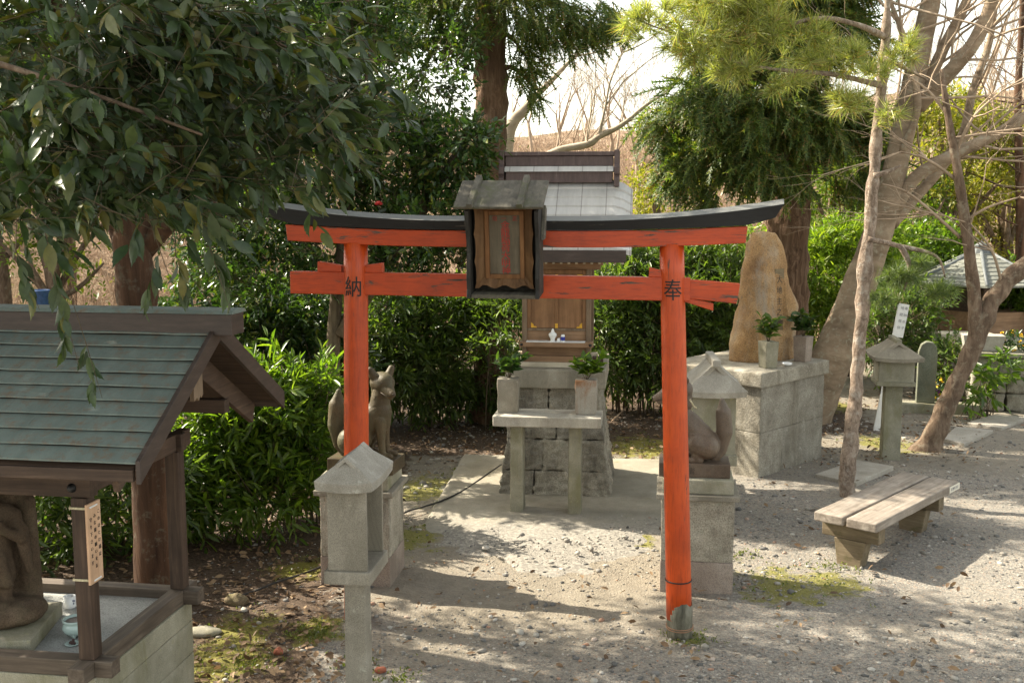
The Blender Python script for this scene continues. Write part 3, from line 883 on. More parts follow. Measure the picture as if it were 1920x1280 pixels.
def kas():
    mb = MB(); n = 36
    vs, fs = [], []
    for i in range(n + 1):
        x = -1.56 + 3.11 * i / n
        e = sweep(x); e2 = sweep(x) * 1.02
        sk = .05 * x / 1.66
        base = 2.5385 + .42 * sweep(min(max(x, -1.40), 1.40)) + max(0, abs(x) - 1.40) * .30
        vs += [(x, -.075, base), (x, .075, base), (x + sk, .105, 2.592 + e), (x + sk * 1.2, 0, 2.620 + e2), (x + sk, -.105, 2.592 + e)]
    for i in range(n):
        a, b = i * 5, i * 5 + 5
        for k in range(5): fs.append((a + k, a + (k + 1) % 5, b + (k + 1) % 5, b + k))
    fs += [(4, 3, 2, 1, 0), tuple(n * 5 + k for k in range(5))]
    mb.add(vs, fs); return mb
kas().build('top_beam', black_x, tor, bevel=.003)
# tie beam, its broken right end, wedges
NK = Matrix.Translation((0, 0, .026)) @ Matrix.Rotation(R(.45), 4, 'Y')
NK = Matrix.Translation((0, 0, 2.17)) @ NK @ Matrix.Translation((0, 0, -2.17))
MB().box(-1.43, half + .02, -.036, .036, 2.10, 2.240, NK).build('tie_beam', red_x, tor, bevel=.004)
br_ = Matrix.Translation((half - .03, 0, 2.250)) @ Matrix.Rotation(R(3.5), 4, 'Y')
MB().prism([(.05, -.115), (.335, -.125), (.345, -.005), (.05, .0)], -.034, .034, 'y', br_).build('tie_beam_end', red_worn, tor, bevel=.004)['label'] = 'short beam end sagging to the right of the pillar'
for sx, poly, mt in ((-1, [(.02, 2.2405), (.175, 2.2405), (.172, 2.302), (.02, 2.280)], red_x), (-1, [(-.09, 2.2405), (-.245, 2.2405), (-.243, 2.305), (-.09, 2.282)], red_x),
                     (1, [(.03, 2.2405), (-.14, 2.2405), (-.138, 2.300), (.03, 2.258)], red_worn)):
    MB().prism([(sx * half + .0 + (-.09 if sx > 0 else .04) + x, z) for x, z in poly], -.03, .03, 'y', NK).build('wedge', mt, tor, bevel=.003)
MB().prism([(half - .02, 2.115), (half + .16, 2.06), (half + .16, 2.105), (half + .02, 2.135)], -.028, .028, 'y').build('wedge', red_worn, tor, bevel=.003)['label'] = 'loose wedge hanging below the broken beam end'

# ------------------------------------------------------------------ name plaque
pq = thing('name_plaque', 'dark roofed wooden name plaque with red characters hung on the torii beams', 'plaque', (-.030, 6.42, 2.165), R(-9))
TL = Matrix.Rotation(R(7), 4, 'X')      # leans towards the viewer
W2 = .205
mb = MB()
for s in (-1, 1):
    # side boards with wavy front edge
    pts = [(-.165, .0), (-.145, .05), (-.150, .12), (-.118, .26), (-.125, .36), (-.155, .45), (-.16, .515), (.05, .58), (.05, 0)]
    x = s * W2
    o_ = MB().prism(pts, x - .012, x + .012, 'x', TL).build('side_board', dark_wood, pq, bevel=.003)
MB().box(-W2 + .012, W2 - .012, -.14, .03, -.005, .018, TL).build('bottom_board', plaque_roof, pq, bevel=.003)
MB().box(-W2 + .012, W2 - .012, .0, .02, .02, .56, TL).build('back_board', dark_wood, pq)
# carved border: wavy outline sloping in to the frame
def carved():
    mb = MB(); n = 60
    outer, inner = [], []
    for k in range(n):
        t = k / n * 4; s = int(t); f = t - s
        wob = .010 * abs(math.sin(f * math.pi * 3.0)) ** .6
        hw, hb, ht = .178, .045, .535
        if s == 0: p = (-hw + 2 * hw * f, hb + .022 * (.5 - .5 * math.cos(f * math.pi * 6)) * (1 if .1 < f < .9 else .3))
        elif s == 1: p = (hw - wob, hb + (ht - hb) * f)
        elif s == 2: p = (hw - 2 * hw * f, ht)
        else: p = (-hw + wob, ht - (ht - hb) * f)
        outer.append(p)
        iw, ib, it = .112, .125, .495
        if s == 0: q = (-iw + 2 * iw * f, ib)
        elif s == 1: q = (iw, ib + (it - ib) * f)
        elif s == 2: q = (iw - 2 * iw * f, it)
        else: q = (-iw, it - (it - ib) * f)
        inner.append(q)
    vs = [(x, -.085, z) for x, z in outer] + [(x, -.045, z) for x, z in inner] + [(x, -.04, z) for x, z in outer]
    fs = [(k, (k + 1) % n, n + (k + 1) % n, n + k) for k in range(n)] + [(2 * n + k, 2 * n + (k + 1) % n, (k + 1) % n, k) for k in range(n)]
    return mb.add(vs, fs, TL)
carved().build('carved_border', plaque_wood, pq)
mb = MB()
for a in ((-.118, -.092, .10, .505), (.092, .118, .10, .505)): mb.box(a[0], a[1], -.062, -.03, a[2], a[3], TL)
mb.box(-.0915, .0915, -.062, -.03, .10, .126, TL); mb.box(-.0915, .0915, -.062, -.03, .479, .505, TL)
mb.build('inner_frame', plaque_frame, pq, bevel=.004)
fc = MB().box(-.0915, .0915, -.04, -.02, .126, .479, TL).build('name_panel', plaque_face, pq)
mb = MB()
write_down(mb, '金龍稲荷大明神', TL @ Matrix.Translation((.004, -.0405, .418)) @ XZ, .050, .0455, .004, 1.15)
for ch, x in (('位', -.058), ('一', -.004), ('正', .062)):
    write_down(mb, ch, TL @ Matrix.Translation((x, -.0405, .457)) @ XZ, .031, .03, .004, 1.05)
mb.build('red_lettering', vermilion_ink, fc)
# little roof: two boards with battens
RM = TL @ Matrix.Translation((0, 0, .607)) @ Matrix.Rotation(R(22), 4, 'X')
rf = MB().box(-.275, .25, -.205, .12, .0, .016, RM).build('plaque_roof', plaque_roof, pq, bevel=.003)
for x in (-.175, .115):
    MB().prism([(x - .022, .0165), (x + .022, .0165), (x + .016, .042), (x - .016, .042)], -.222, .14, 'y', RM).build('batten', plaque_roof, rf, bevel=.003)
MB().box(-.245, .235, -.17, -.03, -.020, -.001, RM).build('roof_underboard', plaque_wood, pq)
# bracket board on the right side
MB().prism([(-.07, .335), (.01, .335), (.075, .50), (.02, .53)], W2 + .013, W2 + .034, 'x', TL).build('side_bracket', plaque_roof, pq, bevel=.003)

# ------------------------------------------------------------------ stone lanterns
def lantern(name, label, loc, rz, post_w, post_h, box_w, box_d, box_h, roof_w, roof_d, roof_h, mat, roof_mat, plate=.06, wall=.03, lip=.05, tiled=False):
    t = thing(name, label, 'stone lantern', loc, rz, 'stone lanterns')
    MB().frustum(0, 0, post_w * 1.06, post_w * 1.06, -.08, post_w, post_w, post_h).build('post', mat, t, bevel=.006, jit=.003)
    z = post_h
    MB().box(-box_w / 2 - .018, box_w / 2 + .018, -box_d / 2 - .018, box_d / 2 + .018, z, z + plate).build('base_plate', mat, t, bevel=.006, jit=.003)
    z += plate
    mb = MB()     # light box open to the right: front and back walls, left wall
    mb.box(-box_w / 2, box_w / 2, -box_d / 2, -box_d / 2 + wall, z, z + box_h)
    mb.box(-box_w / 2, box_w / 2, box_d / 2 - wall, box_d / 2, z, z + box_h)
    mb.box(-box_w / 2, -box_w / 2 + wall, -box_d / 2 + wall, box_d / 2 - wall, z, z + box_h)
    mb.build('light_box', mat, t, bevel=.003, jit=.002)
    z += box_h
    a, b, g = roof_w / 2, roof_d / 2, roof_d * .30
    rr = MB()
    lp = lip
    nv = 7
    vs, fs = [], []
    # eave slab ring bottom/top with lifted corners
    for zz, k in ((z, .97), (z + lp, 1.0)):
        for i in range(4):
            c0 = [(-1, -1), (1, -1), (1, 1), (-1, 1)][i]; c1 = [(1, -1), (1, 1), (-1, 1), (-1, -1)][i]
            for j in range(nv):
                f = j / nv
                e = .014 * (2 * f - 1) ** 2 * min(1, roof_w / .3)
                vs.append(((c0[0] * (1 - f) + c1[0] * f) * a * k, (c0[1] * (1 - f) + c1[1] * f) * b * k, zz + e))
    M_ = 4 * nv
    for k in range(M_): fs.append((k, (k + 1) % M_, M_ + (k + 1) % M_, M_ + k))
    fs.append(list(range(M_))[::-1])
    r0, r1 = len(vs), len(vs) + 1
    vs += [(0, -g, z + lp + roof_h), (0, g, z + lp + roof_h)]
    for k in range(nv): fs.append((M_ + k, M_ + k + 1, r0))
    for k in range(nv, 2 * nv): fs.append((M_ + k, M_ + (k + 1) % M_, r1) if k >= nv + nv // 2 else (M_ + k, M_ + (k + 1) % M_, r0))
    fs.append((M_ + nv + nv // 2, r1, r0))
    for k in range(2 * nv, 3 * nv): fs.append((M_ + k, M_ + k + 1, r1))
    for k in range(3 * nv, 4 * nv): fs.append((M_ + k, M_ + (k + 1) % M_, r0) if k >= 3 * nv + nv // 2 else (M_ + k, M_ + (k + 1) % M_, r1))
    fs.append((M_ + 3 * nv + nv // 2, r0, r1))
    rr.add(vs, fs)
    ro = rr.build('lantern_roof', roof_mat, t, bevel=.003)
    # front and back gables with a dark recess
    for s in (-1, 1):
        gy0, gy1 = s * (g + roof_d * .09), s * (g - .02)
        gw, gz0, gz1 = roof_w * .26, z + lp + roof_h * .48, z + lp + roof_h * 1.04
        gb = MB()
        gb.prism([(-gw, gz0), (-gw * .62, gz0), (0, gz1 - roof_h * .22), (gw * .62, gz0), (gw, gz0), (0, gz1)], gy0, gy1, 'y')
        gb.build('gable', roof_mat, ro, bevel=.003)
    return t, ro, z + lp + roof_h
p = gr(667, 1080, .93)
lantern('stone_lantern', 'tall narrow pale granite lantern on a square post in front of the left torii pillar', (-.752, 4.99, 0), R(-7), .106, .925, .190, .32, .385, .275, .43, .115, granite, granite_pale, .065, .02, .045)
t_, ro_, zt = lantern('stone_lantern', 'wide gabled stone lantern half hidden behind the right torii pillar and brown fox', (1.72, 9.05, 0), R(-4), .22, .50, .36, .42, .50, .52, .62, .24, granite_moss, granite_pale, .09, .04, .05)
MB().box(-.035, .035, -.30, .26, zt - .03, zt + .035).build('ridge_bar', granite_pale, ro_, bevel=.012)
t_, ro_, zt = lantern('stone_lantern', 'weathered lantern on a mossy post standing beside the white stake', (4.06, 11.22, 0), R(-9), .175, .80, .355, .36, .22, .50, .60, .17, granite_moss, granite, .045, .045, .04)
MB().box(-.03, .03, -.22, .22, zt - .02, zt + .025).build('ridge_bar', granite_moss, ro_, bevel=.01)

# ------------------------------------------------------------------ fox statues on pedestals
def pedestal(label, loc, rz, w=.50, d=.46):
    t = thing('statue_pedestal', label, 'pedestal', loc, rz, 'granite pedestals of the fox pair')
    rough('shaft', MB().box(-w / 2, w / 2, -d / 2, d / 2, .205, .65), granite_rough, t, cuts=10, amp=.006, freq=14, bevel=.006)
    MB().box(-w / 2 - .003, w / 2 + .003, -d / 2 - .003, d / 2 + .003, -.08, .203).build('plinth', granite_warm, t, bevel=.005, jit=.002)
    MB().box(-w / 2 - .035, w / 2 + .035, -d / 2 - .035, d / 2 + .035, .652, .69).build('cornice', granite, t, bevel=.005, jit=.002)
    rough('cap_block', MB().box(-w / 2 + .005, w / 2 - .005, -d / 2 + .005, d / 2 - .005, .692, .79), granite_moss, t, cuts=6, amp=.003, freq=18, bevel=.006)
    return t
def fox(label, loc, rz, mat, head_yaw=0.0, tail_lean=0.0, text=None, K=1.12):
    t = thing('fox_statue', label, 'fox statue', loc, rz, 'guardian fox statues')
    B = MB().box(-.27, .225, -.14, .14, 0, .10).build('base_block', mat, t, bevel=.006, jit=.003)
    mb = MB(); zz = .095
    def c(a, b, r0, r1): mb.capsule((a[0] * K, a[1] * K, a[2] * K + zz), (b[0] * K, b[1] * K, b[2] * K + zz), r0 * K, r1 * K, 18)
    c((-.095, 0, .12), (.03, 0, .26), .098, .086)
    c((.03, 0, .26), (.08, 0, .31), .086, .074)
    c((.085, 0, .29), (.095, 0, .22), .072, .052)
    c((.075, 0, .33), (.095, 0, .45), .068, .056)
    for s in (-1, 1):
        c((.09, s * .040, .25), (.098, s * .042, .13), .042, .027)
        c((.098, s * .042, .13), (.108, s * .044, .03), .026, .021)
        c((.115, s * .044, .02), (.16, s * .047, .017), .024, .021)
        c((-.10, s * .055, .11), (-.03, s * .07, .13), .090, .074)
        c((-.03, s * .075, .11), (-.035, s * .08, .03), .052, .026)
        c((-.06, s * .08, .018), (.02, s * .082, .018), .024, .022)
    tp = [(-.16, 0, .02), (-.205, 0, .07), (-.222 - tail_lean * .3, 0, .20), (-.212 - tail_lean, 0, .33), (-.20 - tail_lean, 0, .42)]
    tr_ = [.034, .036, .056, .054, .018]
    for i in range(4): c(tp[i], tp[i + 1], tr_[i], tr_[i + 1])
    body = fused('body', mb, mat, t, .0065, 3, .0016, 40)
    hd = MB(); H = 1.30
    def h(a, b, r0, r1): hd.capsule(tuple(q * H for q in a), tuple(q * H for q in b), r0 * H, r1 * H, 18)
    h((-.02, 0, 0), (.03, 0, .002), .062, .056)
    h((.04, 0, -.012), (.10, 0, -.040), .046, .027)
    h((.095, 0, -.038), (.122, 0, -.045), .027, .020)
    h((.05, 0, -.045), (.10, 0, -.066), .026, .015)
    h((-.03, 0, -.03), (-.03, 0, -.08), .05, .05)
    for s in (-1, 1):
        h((-.012, s * .042, .036), (-.018, s * .064, .074), .024, .019)
        h((-.018, s * .048, .040), (-.035, s * .060, .062), .022, .016)
        h((.046, s * .030, .014), (.060, s * .031, .012), .014, .010)
    hm = fused('head', hd, mat, t, .006, 3, .001, 30, loc=(.098 * K, 0, .485 * K + zz), rz=head_yaw)
    cd_ = plain('carved_dark', (.05, .036, .022), .8)
    for s in (-1, 1):
        ee = MB(); ee.ball((.066 * H, s * .034 * H, .013 * H), .009, .008, .007); ee.build('eye', cd_, hm, True)
    ee = MB(); ee.ball((.139 * H, 0, -.044 * H), .009, .014, .010); ee.build('nose', cd_, hm, True)
    ee = MB()
    for s in (-1, 1): ee.tube([(.062 * H, s * .040 * H, -.040 * H), (.095 * H, s * .029 * H, -.052 * H), (.128 * H, s * .012 * H, -.057 * H)], .0035, 6)
    ee.build('mouth_line', cd_, hm, True)
    if text:
        w = MB()
        for i, ch in enumerate(text):
            write_down(w, ch, Matrix.Translation((.12 - i * .062, .1405, .05)) @ Matrix.Rotation(math.pi, 4, 'Z') @ XZ, .05, .05, .003)
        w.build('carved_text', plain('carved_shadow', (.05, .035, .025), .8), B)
    return t
pedestal('pedestal under the greenish fox, mostly hidden by the narrow lantern', (-1.09, 7.57, 0), R(-7))
fox('greenish brown seated fox statue with raised tail behind left torii pillar', (-1.035, 7.56, .79), R(-12), fox_mat, R(-46))
pedestal('square granite pedestal beneath the reddish brown fox', (1.33, 7.47, 0), R(-8))
fx = fox('reddish brown fox statue with stone tail seen in profile beside the right torii pillar', (1.28, 7.46, .79), R(180 - 8), fox_mat2, R(10), .0, text='奉献者', K=1.04)
mb = MB(); mb.tube([(.02, .085, .55), (-.01, .09, .50), (-.03, .05, .48)], .006, 6)
mb.build('neck_cord', rope_mat, fx, True)

# ------------------------------------------------------------------ stone altar with the little wooden shrine
AY = R(-6.8)
AO = Vector((.39, 9.60, 0))
alt = thing('stone_altar', 'tapered masonry altar under the small wooden shrine', 'stone altar', AO, AY)
rows = [(0, .25, 3, .05), (.255, .54, 3, .4), (.545, .80, 2, .2), (.805, 1.02, 3, .6)]
def fw(z): return 1.06 - .27 * min(1, z / 1.02) ** .8      # width at height
def fy(z): return .10 * z                                     # front batter
mb = MB()
blk = MB(); sd = 0
me_all = []
DEP = 1.1
for z0, z1, n, ph in rows:
    cuts_ = [0.0] + sorted(min(.82, max(.18, (k + ph * .6 - .1) / n)) for k in range(1, n)) + [1.0]
    for k in range(len(cuts_) - 1):
        f0, f1 = cuts_[k], cuts_[k + 1]
        g = .0015
        def X(f, z): return -fw(z) / 2 + fw(z) * f
        blk.hexa([(X(f0, z0) + g, fy(z0), z0), (X(f1, z0) - g, fy(z0), z0), (X(f1, z0) - g, .5, z0), (X(f0, z0) + g, .5, z0),
                  (X(f0, z1) + g, fy(z1), z1), (X(f1, z1) - g, fy(z1), z1), (X(f1, z1) - g, .5, z1), (X(f0, z1) + g, .5, z1)])
    for s in (-1, 1):
        a, b = s * fw(z0) / 2, s * fw(z1) / 2
        q = [(a, .502, z0), (a, 1.1 - fy(z0), z0), (a - s * .3, 1.1 - fy(z0), z0), (a - s * .3, .502, z0), (b, .502, z1), (b, 1.1 - fy(z1), z1), (b - s * .3, 1.1 - fy(z1), z1), (b - s * .3, .502, z1)]
        blk.hexa(q)
rough('masonry', blk, granite_rough, alt, cuts=12, amp=.022, freq=24, bevel=.012)
MB().frustum(0, .55, 1.0, .98, -.05, .70, .72, 1.015).build('mortar_core', stone('mortar', (.10, .10, .09), (.16, .16, .145), (.22, .22, .2)), alt)
rough('cap_slab', MB().box(-.46, .46, .03, 1.18, 1.022, 1.195), granite, alt, cuts=10, amp=.003, freq=10, bevel=.008)

sh = thing('wooden_shrine', 'small brown wooden shrine with pale metal roof on the altar', 'shrine', AO + Vector((-.012, .0, 1.197)), AY)
# sleeper beams and sill
for y in (.17, .86): MB().box(-.42, .37, y, y + .06, .0, .045).build('sleeper', shrine_pale, sh, bevel=.003)
MB().box(-.40, -.32, .14, .22, .046, .085).build('support_block', shrine_pale, sh, bevel=.003)
MB().box(.26, .33, .14, .22, .046, .085).build('support_block', shrine_pale, sh, bevel=.003)
MB().box(-.30, .30, .20, .93, .046, .10).build('plinth_beam', shrine_wood_x, sh, bevel=.003)
for x in (-.315, .28):
    for y in (.235, .86): MB().box(x, x + .045, y, y + .045, .10, .96).build('corner_post', shrine_grey, sh, bevel=.004)
st_ = MB().box(-.335, .345, .15, .30, .19, .235).build('step', shrine_wood_x, sh, bevel=.004)
MB().box(-.27, .275, .152, .34, .2355, .2395).build('white_cloth', plain('white_cloth', (.80, .80, .78), .8, var=.04), st_)
for x in (-.31, .325):
    mb = MB(); mb.capsule((x, .148, .213), (x, .140, .213), .014, .010); mb.build('step_bolt', iron, st_, True)
MB().box(-.269, .279, .262, .272, .101, .33).build('lower_panel', shrine_wood_x, sh)
MB().box(-.269, .279, .25, .275, .331, .355).build('threshold', shrine_grey, sh, bevel=.003)
mb = MB(); mb.box(-.269, -.235, .25, .275, .356, .90); mb.box(.245, .279, .25, .275, .356, .90); mb.box(-.234, .244, .25, .275, .86, .90)
mb.build('door_frame', shrine_wood, sh, bevel=.003)
for s in (0, 1):
    x0, x1 = (-.233, .0035) if s == 0 else (.0065, .243)
    dr = MB().box(x0, x1, .262, .276, .357, .858).build('door', shrine_wood, sh, bevel=.002)
    cx = x0 if s == 0 else x1; k = 1 if s == 0 else -1
    MB().prism([(cx, .359), (cx + k * .055, .359), (cx + k * .046, .372), (cx + k * .028, .374), (cx + k * .022, .392), (cx, .408)][::1], .2585, .2618, 'y').build('gilt_fitting', gold, dr)
    MB().prism([(cx, .856), (cx + k * .055, .856), (cx + k * .03, .838), (cx, .81)], .2585, .2618, 'y').build('gilt_fitting', gold, dr)
bt = MB().box(-.009, .019, .252, .2615, .357, .858).build('door_batten', shrine_wood, sh, bevel=.002)
mb = MB(); mb.box(-.008, .018, .2485, .2518, .359, .400); mb.box(-.008, .018, .2485, .2518, .815, .856); mb.build('gilt_fitting', gold, bt)
mb = MB(); mb.box(-.285, -.273, .28, .86, .10, .94); mb.box(.283, .295, .28, .86, .10, .94); mb.box(-.27, .28, .87, .885, .10, .94)
mb.build('side_wall', shrine_wood, sh)
MB().box(-.40, .41, .225, .285, .905, .965).build('head_beam', shrine_wood_x, sh, bevel=.004)
MB().box(-.40, .41, .84, .90, .905, .965).build('head_beam', shrine_wood_x, sh, bevel=.004)
for s in (-1, 1):
    x = s * .32 + .005
    MB().prism([(x - .07, .966), (x + .07, .966), (x + .11, .995), (x + .11, 1.01), (x - .11, 1.01), (x - .11, .995)], .21, .27, 'y').build('bracket', shrine_wood_x, sh, bevel=.003)
for k in range(19):
    x = -.61 + k * 1.225 / 18
    MB().hexa([(x - .011, -.09, .972), (x + .011, -.09, .972), (x + .011, .5, 1.25), (x - .011, .5, 1.25), (x - .011, -.09, .992), (x + .011, -.09, .992), (x + .011, .5, 1.27), (x - .011, .5, 1.27)]).build('rafter', shrine_pale, sh)
# roof: curved courses falling front and back, edges rolled down at the gables
def roofz(f): return 1.10 + .62 * (f ** 1.12)          # f 0 eave .. 1 ridge
def roof_side(sgn):
    mb = MB()
    nx = 17; nc = 8
    for c in range(nc):
        f0, f1 = c / nc, (c + 1) / nc + .02
        lift0, lift1 = .024, .004
        vs, fs = [], []
        for i in range(nx):
            x = -.69 + 1.38 * i / (nx - 1)
            dr = .085 * max(0, (abs(x) - .54) / .15) ** 1.3
            for f, lf in ((f0, lift0), (f1, lift1), (f0, -.02), (f1, -.03)):
                y = .60 + sgn * (.76 * (1 - min(f, 1)))
                vs.append((x, y, roofz(min(f, 1)) - dr * (.35 + .65 * f) + lf))
        for i in range(nx - 1):
            a, b = i * 4, i * 4 + 4
            fs += [(a, b, b + 1, a + 1), (a + 2, a + 3, b + 3, b + 2), (a, a + 2, b + 2, b), (a + 1, b + 1, b + 3, a + 3)]
        fs += [(0, 1, 3, 2), ((nx - 1) * 4, (nx - 1) * 4 + 2, (nx - 1) * 4 + 3, (nx - 1) * 4 + 1)]
        mb.add(vs, fs)
    return mb
rp = roof_side(-1)
rp.v += []; 
rb = roof_side(1)
n0 = len(rp.v); rp.add(rb.v, rb.f)
ro = rp.build('roof', shrine_copper, sh)
MB().box(-.645, .645, -.165, -.15, .99, 1.098).build('eave_fascia', copper_brown, ro, bevel=.002)
MB().box(-.645, .645, 1.35, 1.365, .99, 1.098).build('eave_fascia', copper_brown, ro, bevel=.002)
for s in (-1, 1):
    x0, x1 = sorted((s * .640, s * .625))
    MB().prism([(-.15, .99), (.60, 1.55), (1.35, .99), (1.35, 1.07), (.60, 1.66), (-.15, 1.07)], x0, x1, 'x').build('bargeboard', shrine_wood, ro)
MB().hexa([(-.60, -.149, 1.00), (.60, -.149, 1.00), (.60, .6, 1.56), (-.60, .6, 1.56), (-.60, -.149, 1.02), (.60, -.149, 1.02), (.60, .6, 1.58), (-.60, .6, 1.58)]).build('roof_boarding', shrine_wood, ro)
# ridge box
rg = MB().box(-.50, .50, .50, .70, 1.70, 1.845).build('ridge_box', shrine_ridge, ro, bevel=.003)
MB().prism([(.46, 1.80), (.74, 1.80), (.70, 1.85), (.50, 1.85)], -.51, .51, 'x').build('ridge_ledge', shrine_copper, rg, bevel=.003)
MB().box(-.505, .505, .525, .675, 1.852, 1.945).build('ridge_upper', shrine_ridge, rg, bevel=.003)
MB().box(-.515, .515, .50, .70, 1.947, 1.985).build('ridge_cap', shrine_ridge, rg, bevel=.005)
for s in (-1, 1):
    x0, x1 = sorted((s * .515, s * .565))
    MB().prism([(.46, 1.66), (.74, 1.66), (.74, 1.74), (.72, 1.76), (.74, 1.78), (.74, 1.84), (.71, 1.87), (.71, 2.0), (.49, 2.0), (.49, 1.87), (.46, 1.84), (.46, 1.78), (.48, 1.76), (.46, 1.74)], x0, x1, 'x').build('ridge_ornament', shrine_ridge, rg, bevel=.006)
# things standing on the shrine step
def on_shrine(x, y, z):
    c, s_ = math.cos(AY), math.sin(AY)
    b = AO + Vector((-.012, 0, 1.197))
    return (b.x + x * c - y * s_, b.y + x * s_ + y * c, b.z + z)
jar = MB().lathe([(.018, 0), (.022, .004), (.020, .02), (.026, .035), (.038, .055), (.036, .072), (.018, .088), (.013, .094), (.015, .102), (.010, .108), (.008, .116), (.003, .120)], 28)
tag(jar.build('sake_jar', porcelain, None, True, loc=on_shrine(-.025, .20, .2395)), 'white lidded porcelain jar on the shrine step', 'jar')
cup = thing('sake_cup', 'small white and blue glass of sake on the shrine step', 'cup', on_shrine(.07, .185, .2395))
MB().lathe([(.017, 0), (.019, .003), (.019, .052), (.016, .058), (.017, .066), (.012, .068)], 24).build('glass', porcelain, cup, True)
MB().lathe([(.0195, .012), (.0197, .014), (.0197, .046), (.0195, .048)], 24).build('blue_label', blue_glaze, cup, True)
tag(MB().lathe([(.016, 0), (.020, .003), (.014, .022), (.012, .030), (.005, .034)], 24).build('offering_dish', porcelain, None, True, loc=on_shrine(.032, .19, .2395)), 'tiny white dish between jar and blue cup', 'dish')
tag(MB().box(-.05, .05, -.05, .05, 0, .07).build('wooden_block', brown_wood, None, bevel=.003, loc=on_shrine(.385, .45, .0), rz=AY), 'dark square wood block lying on the altar slab', 'block')

# ------------------------------------------------------------------ stone offering table with two flower blocks
tb = thing('stone_table', 'granite slab table standing on two stone legs before the altar', 'stone table', (.318, 9.12, 0), AY)
rough('table_top', MB().box(-.465, .465, -.19, .19, .807, .896), granite_pale, tb, cuts=10, amp=.003, freq=9, bevel=.008)
for x in (-.27, .235):
    rough('leg', MB().frustum(x, 0, .115, .20, -.05, .105, .18, .806), granite_moss, tb, cuts=8, amp=.004, freq=12, bevel=.010)
def sprig(label, loc, rz, n=34, hgt=.20, wid=.13, mat=None, group='sakaki sprigs in the stone vases', seed=1):
    t = thing('leafy_sprig', label, 'sprig', loc, rz, group)
    rs = np.random.default_rng(seed)
    mb = MB()
    P, A, S = [], [], []
    for k in range(6):
        a = rs.uniform(0, 6.28); tip = Vector((math.cos(a) * wid * rs.uniform(.3, .8), math.sin(a) * wid * .6 * rs.uniform(.3, .8), hgt * rs.uniform(.6, .95)))
        mb.tube([(0, 0, -.02), tip * .5 + Vector((0, 0, .015)), tip], [.004, .003, .0015], 5)
        for j in range(n // 6 + 2):
            f = rs.uniform(.3, 1.0); p_ = tip * f
            d = Vector((rs.normal(0, .8), rs.normal(0, .8), rs.uniform(-.1, .9)))
            P.append(p_); A.append(d.normalized()); S.append(rs.uniform(.075, .115))
    mb.build('stem', bark_stem, t, True)
    leaves_mesh('leaves', np.array(P), np.array(A), np.array(S), .48, mat or leaf_camellia, t, rs)
    return t
for lab, x, y, sd in (('dark leaved sprig in the left stone vase on the offering table', -.355, .03, 3), ('lit yellow green sprig in the rust stained vase on the offering table', .325, .03, 4)):
    c_, s_ = math.cos(AY), math.sin(AY)
    bx, by = tb.location.x + x * c_ - y * s_, tb.location.y + x * s_ + y * c_
    if sd == 3: vlab = 'grey stone flower block at the left end of the offering table'
    else: vlab = 'stone flower block with a rust brown stain on the right of the offering table'
    vm = granite if sd == 3 else stone('stained_granite', (.27, .25, .21), (.36, .335, .29), (.44, .42, .37), stain=(.24, .11, .045), stain_amt=.9, ss=7)
    vz = thing('stone_vase', vlab, 'stone vase', (bx, by, .897), AY + (.04 if sd == 3 else -.03), 'flower blocks on the offering table')
    rough('vase_body', MB().frustum(0, 0, .175, .15, 0, .185, .16, .300), vm, vz, cuts=7, amp=.004, freq=10, bevel=.008)
    sprig(lab, (bx, by, 1.197), 0, 110 if sd == 3 else 110, .22, .24, leaf_camellia if sd == 3 else leaf_bush, 'sprigs on the offering table', sd)

# ------------------------------------------------------------------ roofed shelter on the left
PY = R(-8.3)
PO = Vector((-1.92, 4.64, 0))
pv = thing('roofed_shelter', 'small open wooden shelter with verdigris copper roof over a stone statue', 'shelter', PO, PY)
def pvw(x, y, z):
    c, s_ = math.cos(PY), math.sin(PY)
    return Vector((PO.x + x * c - y * s_, PO.y + x * s_ + y * c, z))
PWD, PDP = 1.30, .90
mb = MB()
base = MB()
for z0, z1 in ((-.1, .275), (.279, .455), (.459, .572)):
    base.box(-PWD - .045, .045, -.045, PDP + .045, z0, z1)
rough('stone_base', base, granite_moss, pv, cuts=9, amp=.003, freq=10, bevel=.005)
MB().box(-PWD + .03, -.035, .035, PDP - .035, .5725, .600).build('floor_slab', stone('floor_concrete', (.27, .28, .27), (.34, .35, .34), (.40, .41, .40), speck=200, bm=.2), pv)
hs = .04
MB().box(-PWD - .12, .12, -hs, hs, .574, .650).build('sill', grey_wood_x, pv, bevel=.004)
MB().box(-PWD - .12, .12, PDP - hs, PDP + hs, .574, .650).build('sill', grey_wood_x, pv, bevel=.004)
for x in (0, -PWD):
    mb = MB(); mb.box(x - hs, x + hs, hs + .001, PDP - hs - .001, .576, .652); mb.box(x - hs, x + hs, -.13, -hs - .001, .576, .652); mb.box(x - hs, x + hs, PDP + hs + .001, PDP + .13, .576, .652)
    mb.build('sill', grey_wood_y, pv, bevel=.004)
for x in (0, -PWD):
    for y in (0, PDP):
        MB().box(x - .037, x + .037, y - .037, y + .037, .653, 1.405).build('post', brown_wood, pv, bevel=.004)
for y in (0, PDP):
    b_ = MB().box(-PWD - .10, .058, y - .032, y + .032, 1.407, 1.50).build('head_beam', brown_wood_x, pv, bevel=.004)
    for x in (-.03,):
        MB().capsule((x, y - .032, 1.45), (x, y - .038, 1.45), .022, .018).build('bolt', iron, b_, True)
